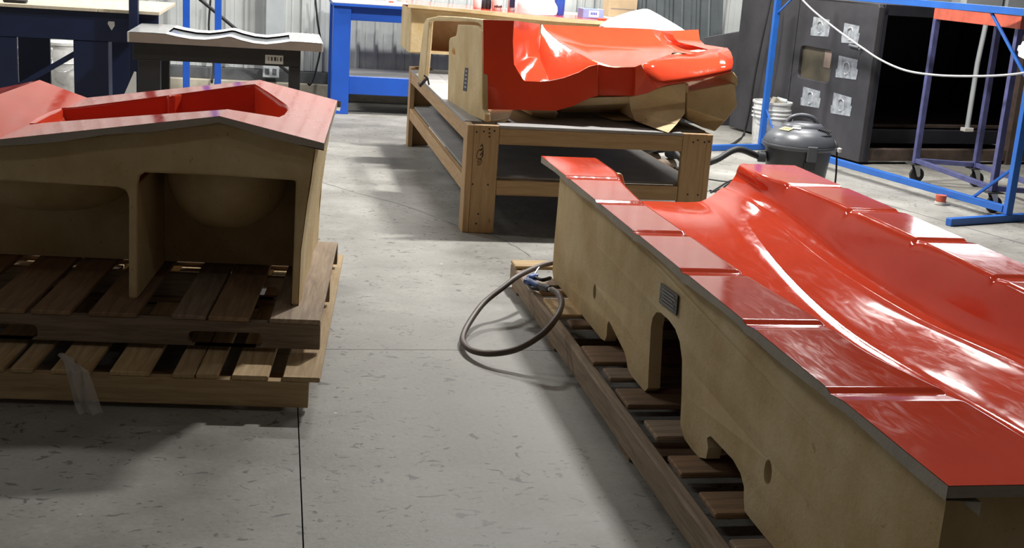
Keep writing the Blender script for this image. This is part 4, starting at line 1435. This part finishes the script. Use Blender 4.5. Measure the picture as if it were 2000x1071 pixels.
def bucket(name, label, loc, r, h, mat, group=None, lid=False, nrib=3):
    t = thing(name, label, 'bucket', loc, group=group)
    pr = [(.0001, 0.004), (r * .84, 0), (r * .86, .008), (r * .95, h * .62)]
    for k in range(nrib):
        z = h * (.64 + .085 * k)
        pr += [(r * .965, z), (r * 1.03, z + .004), (r * 1.03, z + .009), (r * .965, z + .013)]
    pr += [(r * .98, h - .022), (r * 1.04, h - .018), (r * 1.04, h), (r * .97, h)]
    if not lid:
        pr += [(r * .95, h - .02), (r * .90, h * .6), (r * .80, .03), (.0001, .028)]
    lathe('pail', pr, mat, t, 32)
    if lid:
        lathe('lid', [(r * 1.07, h - .02), (r * 1.08, h + .004), (r * 1.0, h + .012), (r * .9, h + .006), (.0001, h + .006)], mat, t, 32)
    tube('bail', [(r * 1.03, 0, h * .8), (r * 1.0, -r * .55, h * .62), (r * .3, -r * 1.12, h * .52), (-r * .3, -r * 1.12, h * .52), (-r * 1.0, -r * .55, h * .62), (-r * 1.03, 0, h * .8)], .0035, M_METAL, t, seg=6)
    return t


q1 = PY(64, 90, 11.2)
bucket('plastic_bucket', 'white plastic bucket under the navy workbench, left of the lidded one', (q1.x, 11.2, 0), .155, .50, M_DIRTY, 'white buckets under the navy workbench')
q2 = PY(124, 90, 11.75)
bucket('plastic_bucket', 'lidded white plastic bucket under the navy workbench beside its leg', (q2.x, 11.75, 0), .135, .51, M_DIRTY, 'white buckets under the navy workbench', lid=True, nrib=1)

# ================================================================== BLACK TABLE WITH THE SCOOPED PANEL
kt = thing('steel_table', 'black steel table under the scooped metal panel', 'table')
KY = 8.5
xa, xb = PY(268, 100, KY).x, PY(587, 120, KY).x
lw = PY(312, 130, KY).x - xa
rw = xb - PY(566, 140, KY).x
for (u_, v_) in ((KY + .03, KY + .12), (9.24, 9.33)):
    box('leg', xa, xa + lw, u_, v_, 0, .695, M_BLACK, kt)
    box('leg', xb - rw, xb, u_, v_, 0, .695, M_BLACK, kt)
    box('rail', xa - .03, xb, u_, v_, .6955, .808, M_BLACK, kt)
for xx in (xa, xb - .06):
    box('side_rail', xx, xx + .06, KY + .1205, 9.239, .6955, .80, M_BLACK, kt)
la, lb = PY(518, 107, KY + .029), PY(553, 126, KY + .029)
box('label', la.x, lb.x, KY + .0285, KY + .0296, lb.z, la.z, M_LBL, kt, 0)
for k in range(7):
    xx = la.x + .02 + .02 * k
    box('barcode_bar', xx, xx + .004 + .004 * (k % 3), KY + .0275, KY + .0284, lb.z + .02, la.z - .012, M_INK, kt, 0)
rebase(kt, ((xa + xb) / 2, 9.0, 0))
wt = thing('wedge_sheet', 'thin white triangular sheet leaning beside the black table leg', 'sheet')
tri = [PY(262, 140, KY - .1), PY(266, 141, KY - .1)]
tri += [Vector((tri[1].x, KY - .1, .0)), Vector((tri[1].x - .28, KY - .1, .0))]
mesh('sheet', tri + [v + Vector((0, .006, 0)) for v in tri], [(0, 1, 2, 3), (4, 5, 6, 7), (0, 1, 5, 4), (1, 2, 6, 5), (2, 3, 7, 6), (3, 0, 4, 7)], M_WHITE, wt)
rebase(wt, (tri[2].x, KY - .1, 0))

sp = thing('scooped_panel', 'long silver panel with two shallow scoops lying on the black table', 'panel')
ZP = [(252, 62), (300, 64), (324, 66), (345, 71), (372, 76), (400, 77.5), (425, 75), (445, 71.5), (452, 72), (470, 78), (495, 84), (520, 86.5), (545, 84), (566, 81), (590, 82), (628, 85)]
zp = [PY(x, y, KY) for x, y in ZP]
D1 = 9.38
zbot = .8085


def strip(nm, ya, yb, mat, i0=0, i1=None, dz=0.0, sm=50):
    pts = zp[i0:i1]
    return loft(nm, [[(q.x, ya, q.z + dz) for q in pts], [(q.x, yb, q.z + dz) for q in pts]], mat, sp, smooth=sm)


strip('end_skin', KY, D1, M_ALU, 0, 3)
strip('end_skin', KY, D1, M_ALU, 13, None)
for (ya, yb) in ((KY, KY + .20), (D1 - .25, D1)):
    strip('scoop_border', ya, yb, M_WHITE, 2, 14)
M_MIR = plain('polished_grey_skin', (.42, .44, .46), .18, .6, noise=.25, nscale=5)
strip('scoop_skin', KY + .20, D1 - .25, M_MIR, 2, 14, -.012)
front = [(q.x, q.z - .001) for q in zp] + [(zp[-1].x, zbot), (zp[0].x, zbot)]
plate('front_board', front, lambda a, b_, t: (a, KY + .001 + t * .018, b_), M_TAN, sp)
plate('back_board', front, lambda a, b_, t: (a, D1 - .02 + t * .018, b_), M_TAN, sp)
for x_, s_ in ((zp[0].x, 1), (zp[-1].x, -1)):
    box('end_cap', x_, x_ - .012 * s_, KY, D1, zbot, (zp[0] if s_ > 0 else zp[-1]).z, M_ALU, sp, .002)
box('base_sheet', zp[0].x, zp[-1].x, KY + .02, D1 - .021, zbot, zbot + .008, M_TAN, sp, 0)
for fx in (595, 606, 617):
    q = PY(fx, 83, KY)
    box('seam_line', q.x, q.x + .008, KY + .004, D1 - .004, zp[-1].z + .0022, zp[-1].z + .0035, M_WHITE, sp, 0)
rebase(sp, (-.32, 9.05, zbot))

# ================================================================== RIGHT REAR: BOOTH
ANG = math.radians(11.3)
bd = Vector((-math.sin(ANG), math.cos(ANG), 0))
bx = Vector((math.cos(ANG), math.sin(ANG), 0))
PC = Vector((4.88, 9.66, 0))
bo = thing('machine_booth', 'dark steel booth with small taped windows in its side panel', 'booth', PC, ANG)
HB = 1.345


def SL(px, py, off=0.0):
    """side-panel plane -> booth-local (0, s, z)"""
    q = _pl(px, py, bx, bx.dot(PC) + off) - PC
    return Vector((off, q.dot(bd), q.z))


vw = [SL(*q) for q in ((1564, 88), (1626, 99), (1619, 163), (1557, 150))]
win = rounded([(v.y, v.z) for v in vw], .05)
plate('side_panel', [(0, .02), (1.13, .02), (1.13, HB), (.02, HB), (.0, HB - .03)], lambda a, b_, t: (t * .05, a, b_), M_CHAR, bo, holes=[win], bevel=.006)
plate('side_panel', [(1.14, .02), (2.1, .02), (2.1, HB + .02), (1.14, HB + .02)], lambda a, b_, t: (t * .05, a, b_), M_CHAR, bo, bevel=.006)
plate('viewport', dens(win, .2), lambda a, b_, t: (.03 + t * .012, a, b_), plain('amber_viewport', (.09, .077, .052), .3, noise=.25, nscale=5), bo)
vc = SL(1612, 112)
box('viewport_patch', .026, .029, vc.y - .05, vc.y + .05, vc.z - .09, vc.z + .06, M_TAN, bo, 0)
wins = [(1603, 53, 34, 38), (1662, 66, 32, 40), (1655, 133, 40, 44), (1584, 191, 36, 38), (1644, 205, 38, 42)]
for i, (px, py, ww, hh) in enumerate(wins):
    c = SL(px, py)
    aa = SL(px - ww / 2, py - 2)
    cc = SL(px + ww / 2, py + 4)
    z1 = SL(px, py - hh / 2).z
    z0 = SL(px, py + hh / 2).z
    yl, yr = aa.y, cc.y
    ol = rounded([(yr, z0 + .01), (yl, z0), (yl + .006, z0 + .07), (yl - .012, z0 + .072), (yl - .01, z1), (yr + .01, z1 - .012), (yr + .012, z0 + .10), (yr - .008, z0 + .098)], .004, 1)
    fw = plate('film_patch', ol, lambda a, b_, t: (-.001 - t * .003, a, b_), M_FILM, bo)
    tube('film_fold', [(-.005, c.y + .045, c.z - .01), (-.012, c.y + .035, c.z + .035), (-.012, c.y - .01, c.z + .05), (-.010, c.y - .04, c.z + .02), (-.006, c.y - .045, c.z - .03)], .006, M_ALU, bo, seg=6)
    tube('film_fold', [(-.004, c.y + .03, c.z - .045), (-.009, c.y, c.z - .055), (-.004, c.y - .03, c.z - .04)], .004, M_ALU, bo, seg=6)
lt = SL(1676, 90)
tube('latch', [(-.01, SL(1661, 90).y, lt.z), (-.012, SL(1680, 93).y, lt.z - .01)], .012, M_METAL, bo, sub=1)
lathe('latch_pin', [(.012, 0), (.012, .03), (.0001, .031)], M_METAL, bo, 10, loc=(-.004, SL(1685, 90).y, lt.z - .02), rot=(0, math.radians(-90), 0))
# frame, roof, inner lining
WB = 2.6
box('front_post', .0505, .10, .0, .07, .02, HB - .03, M_CHARIN, bo)
box('sill', .1, WB, .02, .10, .03, .13, M_RUST, bo, .004)
box('sill', .1, WB, .30, .38, .14, .26, M_CHARIN, bo, .004)
box('floor_plate', .06, WB, .38, 1.9, .27, .30, M_RUST, bo, .003)
box('head_rail', .06, WB, .0, .10, HB - .09, HB, M_CHARIN, bo, .004)
box('roof', .0, WB, .1005, 2.0, HB - .02, HB, M_CHAR, bo, .003)
box('rear_lining', .06, WB, 1.9, 1.95, .03, HB - .03, M_CHARIN, bo, 0)
box('right_post', 1.62, 1.78, .0, .06, .0, HB - .091, M_RUST, bo, .003)
box('right_panel', WB - .05, WB, .06, 1.9, .03, HB - .03, M_CHARIN, bo, 0)
pp = G(1888, 257, .30) - PC
px_, py_ = pp.dot(bx), pp.dot(bd)
tube('inner_pipe', [(px_, py_, .302), (px_, py_, .9), (px_ + .03, py_, HB - .05)], .022, M_GREYB, bo, sub=1)
box('pipe_foot', px_ - .05, px_ + .05, py_ - .03, py_ + .03, .301, .335, M_LBL, bo, .004)
# grey cartons on the booth roof
for i, (pa, w_, h_) in enumerate((((1893, 5), .42, .20), ((1975, 13), .5, .16), ((1800, 2), .34, .22))):
    y_ = .7
    r_ = ray(*pa)
    q = _pl(pa[0], pa[1], bd, bd.dot(PC) + y_)
    qq = q - PC
    nm = ['grey carton in the middle of the booth roof', 'grey rounded carton at the right of the booth roof', 'grey carton at the left of the booth roof'][i]
    t = thing('storage_carton', nm, 'box', PC + bx * qq.dot(bx) + bd * y_ + Vector((0, 0, HB + .0005)), ANG, group='cartons on the booth roof')
    box('carton', -w_ / 2, w_ / 2, -.2, .2, 0, h_, M_GREYB, t, .02 if i == 1 else .004)
    box('lid', -w_ / 2 - .006, w_ / 2 + .006, -.206, .206, h_ + .0005, h_ + .03, M_GREYB, t, .004)

# ================================================================== BLUE STAND
rk = thing('tube_stand', 'blue square-tube stand with long feet in front of the booth', 'stand')
PB, PFt = Vector((4.262, 10.33, 0)), Vector((4.872, 7.40, 0))
HR = 1.41
Zv = Vector((0, 0, 1))
TS = .048
for P_ in (PB, PFt):
    beam('post', P_ + Zv * .052, P_ + Zv * (HR + (.0 if P_ is PFt else .25)), TS, TS, M_RACK, rk)
dl = (PFt - PB).normalized()
beam('base_rail', PB + dl * .03 + Zv * .082, PFt - dl * .03 + Zv * .082, TS, TS, M_RACK, rk)
beam('top_rail', PB + dl * .03 + Zv * (HR - .024), PFt + dl * .5 + Zv * (HR - .024), TS, TS, M_RACK, rk)
fd = Vector((math.cos(math.radians(19.3)), math.sin(math.radians(19.3)), 0))
for P_ in (PB, PFt):
    beam('foot', P_ - fd * .57 + Zv * .026, P_ + fd * .34 + Zv * .026, TS, TS, M_RACK, rk)
    lathe('foot_pad', [(.02, 0), (.02, .012)], M_RUB, rk, 8, loc=P_ - fd * .54 - Zv * .0005)
beam('brace', PFt - dl * .02 + Zv * .36, PFt - dl * .34 + Zv * .10, .018, .018, M_RACK, rk)
beam('brace', PB + dl * .02 + Zv * 1.2, PB + dl * .26 + Zv * (HR - .04), .014, .014, M_RACK, rk)
beam('brace', PB + dl * .02 + Zv * .36, PB + dl * .24 + Zv * .10, .014, .014, M_RACK, rk)
beam('brace', PFt - dl * .45 + Zv * (HR - .04), PFt - dl * .02 + Zv * .95, .018, .018, M_RACK, rk)
rebase(rk, ((PB + PFt) / 2))
rn = Vector((-dl.y, dl.x, 0))
if rn.x > 0:
    rn = -rn


def RP(x, y, off=.035):
    return _pl(x, y, rn, rn.dot(PB) + off)


o = tube('draped_cable', [RP(1560, -8), RP(1590, 22), RP(1640, 62), RP(1682, 92), RP(1722, 118), RP(1770, 138), RP(1830, 147), RP(1900, 149), RP(1960, 147), RP(2010, 140), RP(2060, 120)], .008, M_CABLE)
tag(o, 'pale grey cable sagging across the blue stand', 'cable')
cp = RP(1997, 98, .06)
t = thing('hook_bracket', 'white notched bracket hanging at the right edge of the blue stand', 'bracket', cp)
plate('bracket_plate', rounded([(-.02, -.04), (.06, -.06), (.07, .05), (.0, .06), (-.01, .03), (-.03, .03), (-.035, -.005), (-.02, -.01)], .01), lambda a, b_, tt: dl * a + Zv * b_ + rn * (tt * .012), M_WHITE, t)
beam('hook', Zv * .05 + dl * .03, Zv * .12 + dl * .03 - rn * .06, .008, .008, M_METAL, t)

# ================================================================== VIOLET TROLLEY
tr = thing('steel_trolley', 'violet tube trolley with a red top board and black casters', 'trolley')
A_, B_ = Vector((4.965, 8.87, 0)), Vector((5.42, 8.76, 0))
C_ = Vector((4.925, 7.70, 0))
D_ = C_ + (B_ - A_)
ZT = 1.27
for P_ in (A_, B_, C_, D_):
    beam('post', P_ + Zv * .152, P_ + Zv * ZT, .042, .042, M_PURP, tr)
    beam('caster_plate', P_ + Vector((-.06, 0, .147)), P_ + Vector((.06, 0, .147)), .1, .008, M_RUB, tr)
    for sy in (-.022, .022):
        plate('caster_fork', rounded([(-.02, .142), (.03, .142), (.045, .05), (.02, .045)], .008, 1), lambda a, b_, t, P_=P_, sy=sy: (P_.x + a, P_.y + sy + t * .004 * (1 if sy > 0 else -1), b_), M_METAL, tr)
    lathe('caster_wheel', [(.0001, -.016), (.045, -.016), (.058, -.012), (.06, 0), (.058, .012), (.045, .016), (.0001, .016)], M_RUB, tr, 20, loc=P_ + Vector((.025, 0, .0605)), rot=(math.pi / 2, 0, 0))
for (p_, q_) in ((A_, B_), (C_, D_), (A_, C_), (B_, D_)):
    e_ = (q_ - p_).normalized()
    beam('frame_rail', p_ + e_ * .024 + Zv * .175, q_ - e_ * .024 + Zv * .175, .035, .035, M_PURP, tr)
ac = (C_ - A_).normalized()
ab = (B_ - A_).normalized()
beam('top_board', A_ - ac * .03 + Zv * (ZT + .043), C_ + ac * .03 + Zv * (ZT + .043), .03, .085, M_REDP, tr)
beam('top_board', B_ - ac * .03 + Zv * (ZT + .043), D_ + ac * .03 + Zv * (ZT + .043), .03, .085, M_REDP, tr)
for (p_, q_) in ((A_, B_), (C_, D_)):
    beam('top_board', p_ + ab * .02 + Zv * (ZT + .043), q_ - ab * .02 + Zv * (ZT + .043), .03, .085, M_REDP, tr)
ctr = (A_ + D_) / 2
beam('top_sheet', (A_ + B_) / 2 + Zv * (ZT + .09), (C_ + D_) / 2 + Zv * (ZT + .09), (B_ - A_).length + .03, .006, M_PLYTOP, tr)
rebase(tr, (ctr.x, ctr.y, 0))
for i, (f_, ln) in enumerate(((.35, .16), (.62, .26), (.9, .14))):
    q = A_.lerp(C_, f_) + Zv * (ZT + .0935) + ab * .03
    t = thing('metal_offcut', ['small pale', 'long bright', 'short dull'][i] + ' metal offcut on the trolley top', 'offcut', q, math.atan2(ac.y, ac.x), group='offcuts on the trolley')
    box('strip', -ln / 2, ln / 2, -.02, .02, 0, .012, M_ALU, t, .002)
    box('tab', ln / 2 - .03, ln / 2, -.018, .018, .0125, .022, M_METAL, t, .001)

# ================================================================== SHOP VACUUM, BUCKET, CUP
va = thing('shop_vacuum', 'dark grey drum shop vacuum with a black hose and yellow sticker', 'vacuum', (3.70, 8.27, 0), math.radians(-14))
lathe('drum', [(.0001, .03), (.195, .03), (.205, .045), (.232, .30), (.236, .325), (.0001, .326)], M_VACD, va, 36)
lathe('rim_band', [(.236, .3265), (.255, .327), (.262, .338), (.262, .352), (.256, .360), (.236, .3605)], M_VAC, va, 36)
lathe('lid', [(.258, .361), (.255, .375), (.235, .415), (.19, .452), (.12, .472), (.0001, .476)], M_VAC, va, 36)
lathe('motor_hood', [(.15, .455), (.145, .478), (.12, .50), (.07, .508), (.0001, .510)], M_VAC, va, 28, loc=(.02, .02, 0), sx=1.05, sy=.8)
tube('carry_handle', [(-.10, .02, .487), (-.075, .02, .532), (-.02, .02, .552), (.05, .02, .55), (.095, .02, .53), (.12, .02, .490)], .017, M_VAC, va, seg=8)
tube('swoosh_ridge', [(-.20, -.13, .395), (-.10, -.175, .42), (.02, -.19, .43), (.14, -.15, .435), (.20, -.08, .432)], .009, M_VACD, va)
for k in range(7):
    beam('vent_slot', (.105 + k * .013, -.10, .474 - k * .003), (.14 + k * .012, -.02, .478 - k * .003), .007, .008, M_INK, va, 0)
for (an, rad, wx, wy, mt) in ((222, .160, .085, .058, M_YELL), (246, .125, .06, .03, M_LBL)):
    rd = Vector((math.cos(math.radians(an)), math.sin(math.radians(an)), 0))
    tg = Vector((-rd.y, rd.x, 0))
    ct = rd * rad + Vector((0, 0, .4645 + (.160 - rad) * .29))
    uy = Vector((rd.x * .96, rd.y * .96, -.275))
    hplate('sticker', ct, tg, -uy, wx, wy, .002, mt, va)
    if mt is M_YELL:
        for k in range(4):
            hplate('sticker_print', ct + tg * (-.024 + .016 * k) + Vector((0, 0, .0026)), tg, -uy, .009, .018, .0006, M_INK, va)
for (a_, nm) in ((-78, 'latch'), (70, 'latch')):
    c_, s_ = math.cos(math.radians(a_)), math.sin(math.radians(a_))
    q = box(nm, c_ * .262 - .035, c_ * .262 + .035, s_ * .262 - .012, s_ * .262 + .012, .26, .37, M_VAC, va, .005)
    box(nm, c_ * .245 - .04, c_ * .245 + .04, s_ * .245 - .006, s_ * .245 + .006, .20, .259, M_VACD, va, .004)
lathe('hose_port', [(.042, 0), (.042, .05), (.036, .055)], M_VACD, va, 18, loc=(-.232, -.03, .245), rot=(0, math.radians(-90), 0))
for a_ in (30, 120, 210, 300):
    lathe('caster_wheel', [(.0001, -.012), (.024, -.012), (.026, 0), (.024, .012), (.0001, .012)], M_RUB, va, 14, loc=(.18 * math.cos(math.radians(a_)), .18 * math.sin(math.radians(a_)), .0265), rot=(math.pi / 2, 0, 0))
lathe('cord_plug', [(.0001, -.02), (.016, -.012), (.018, .012), (.0001, .02)], M_LBL, va, 12, loc=(.285, -.03, .33))
tube('cord', [(.245, .03, .40), (.268, -.01, .36), (.272, -.03, .29), (.275, -.07, .18), (.28, -.08, .05), (.29, -.12, .012), (.35, -.2, .010)], .007, M_RUB, va, seg=6)
h0 = va.matrix_basis @ Vector((-.285, -.03, .245))
inv = va.matrix_basis.inverted()
hp_ = [h0] + [Vector(q) for q in (PY(1440, 292, 8.2), PY(1400, 312, 8.15), PY(1370, 321, 8.2), PY(1340, 316, 8.3), PY(1322, 302, 8.4), PY(1312, 280, 8.5))]
hp_[1].z = max(hp_[1].z, .1)
qh = PY(1312, 280, 8.5)
hp_ += [Vector((qh.x - .06, 8.75, .20)), Vector((qh.x - .1, 9.3, .04)), Vector((qh.x + .2, 9.9, .03))]
tube('hose', [inv @ q for q in hp_], .024, M_RUB, va, seg=10, sub=16, corr=.10)

bk = bucket('plastic_bucket', 'scuffed white bucket full of scraps beside the blue stand post', (4.43, 10.58, 0), .172, .41, M_DIRTY, nrib=3)
for k, (dx, dy, ang, mt) in enumerate(((.02, -.02, .3, M_CURB), (.09, .03, -.5, M_GREYB), (-.04, .05, .9, M_BAND))):
    o = box('foam_scrap', -.05, .05, -.03, .03, -.05, .05, mt, None, .006)
    o.parent = bk
    o.location = (dx, dy, .385)
    o.rotation_euler = (.2 * k, .5 - .3 * k, ang)
lbp = [(4.20 - 4.20) * 0]
for k in range(2):
    tube('marker_scribble', [(-.095 + .03 * math.cos(a) * (1 - .3 * k), -.1335 + (.004 if k else 0), .18 - .09 * k + .04 * math.sin(a)) for a in [j * math.pi / 5 for j in range(11)]], .003, M_INK, bk, seg=4, sub=2)
cu = G(1836, 400)
t = thing('paint_roller_cup', 'small red cup with a pale base standing under the blue rail', 'cup', cu)
lathe('base_ring', [(.03, 0), (.04, .004), (.04, .022), (.03, .024)], M_LBL, t, 16)
lathe('cup_body', [(.036, .0245), (.038, .07), (.0001, .071)], M_REDP, t, 16)
cbp = [G(*q, .006) for q in ((1384, 350), (1405, 353), (1428, 356), (1434, 362), (1420, 366), (1398, 372), (1388, 376), (1404, 366), (1420, 356), (1432, 352), (1412, 368), (1424, 380), (1386, 372))]
o = tube('tangled_wire', cbp, .005, M_RUB, None, seg=5, sub=8)
tag(o, 'tangle of thin black wire on the floor right of the bench leg', 'wire')

# ================================================================== AIR HOSE AND BLOW GUN
hz = [(1110, 508, .165), (1068, 516, .16), (1040, 526, .16), (1010, 541, .155), (985, 560, .13), (945, 592, .085), (917, 630, .045), (904, 658, .025), (908, 674, .025), (925, 686, .03), (960, 691, .045), (1010, 682, .075), (1060, 652, .135), (1088, 618, .18), (1097, 592, .187), (1090, 574, .185), (1078, 566, .18)]
o = tube('air_hose', [G(x, y, z) for x, y, z in hz], .0125, M_HOSE, None, seg=10, sub=8)
tag(o, 'brown rubber air hose looping out over the floor from the right pallet', 'hose')
bg = thing('blow_gun', 'blue air blow gun with black lever lying on the right pallet', 'air gun')
g = lambda x, y, z: G(x, y, z)
tube('grip', [g(1028, 549, .15), g(1040, 553, .152), g(1056, 560, .152)], [.016, .014, .013], M_GUN, bg, seg=10)
tube('gun_head', [g(1026, 551, .15), g(1034, 545, .158), g(1044, 541, .16), g(1050, 542, .158)], [.011, .017, .016, .012], M_GUN, bg, seg=10)
tube('lever', [g(1046, 543, .162), g(1060, 547, .166), g(1076, 543, .168)], [.008, .009, .006], M_BLACK, bg, seg=8)
tube('nozzle', [g(1042, 541, .162), g(1047, 531, .175), g(1053, 522, .185)], [.005, .004, .003], M_METAL, bg, seg=8)
tube('coupler', [g(1053, 559, .153), g(1062, 562, .16), g(1073, 565, .172)], [.015, .017, .013], M_BLACK, bg, seg=12, sub=3)
tube('fitting', [g(1071, 564.5, .171), g(1079, 567, .181)], [.008, .010], M_METAL, bg, seg=10, sub=2)
tube('trigger_guard', [g(1030, 555, .14), g(1038, 563, .138), g(1052, 566, .14)], .007, M_VACD, bg, seg=6)
rebase(bg, g(1045, 553, .131))


# ================================================================== sub-parts: small pieces move under the part they sit on
def centre(o):
    c = Vector((0, 0, 0))
    for q in o.bound_box:
        c += Vector(q)
    return o.matrix_basis @ (c / 8)


HOST = {'print_line': ('data_plate',), 'barcode_bar': ('label',), 'film_fold': ('film_patch',), 'vent_slot': ('motor_hood',), 'sticker_print': ('sticker',),
        'caster_fork': ('caster_plate',), 'print': ('carton', 'tub_body'), 'slot': ('carton',), 'print_panel': ('carton',), 'tape': ('carton',), 'screw': ('leg_board', 'front_rail'), 'handwriting': ('leg_board',),
        'foot_pad': ('foot',), 'viewport_patch': ('viewport',), 'latch_pin': ('latch',), 'boot_sole': ('boot',), 'seam_line': ('end_skin',), 'pocket_rib': ('pocket',),
        'pipe_foot': ('inner_pipe',), 'label_band': ('can_body',), 'seam': ('enclosure',), 'socket': ('housing',), 'cord_plug': ('cord',)}
for root in [o for o in COL.objects if o.parent is None and o.children]:
    kids = list(root.children)
    for k in kids:
        hosts = HOST.get(k.name.split('.')[0])
        if not hosts:
            continue
        cands = [h for h in kids if h.name.split('.')[0] in hosts]
        if cands:
            ck = centre(k)
            h = min(cands, key=lambda c: (centre(c) - ck).length)
            k.parent = h
            k.matrix_parent_inverse = h.matrix_basis.inverted()
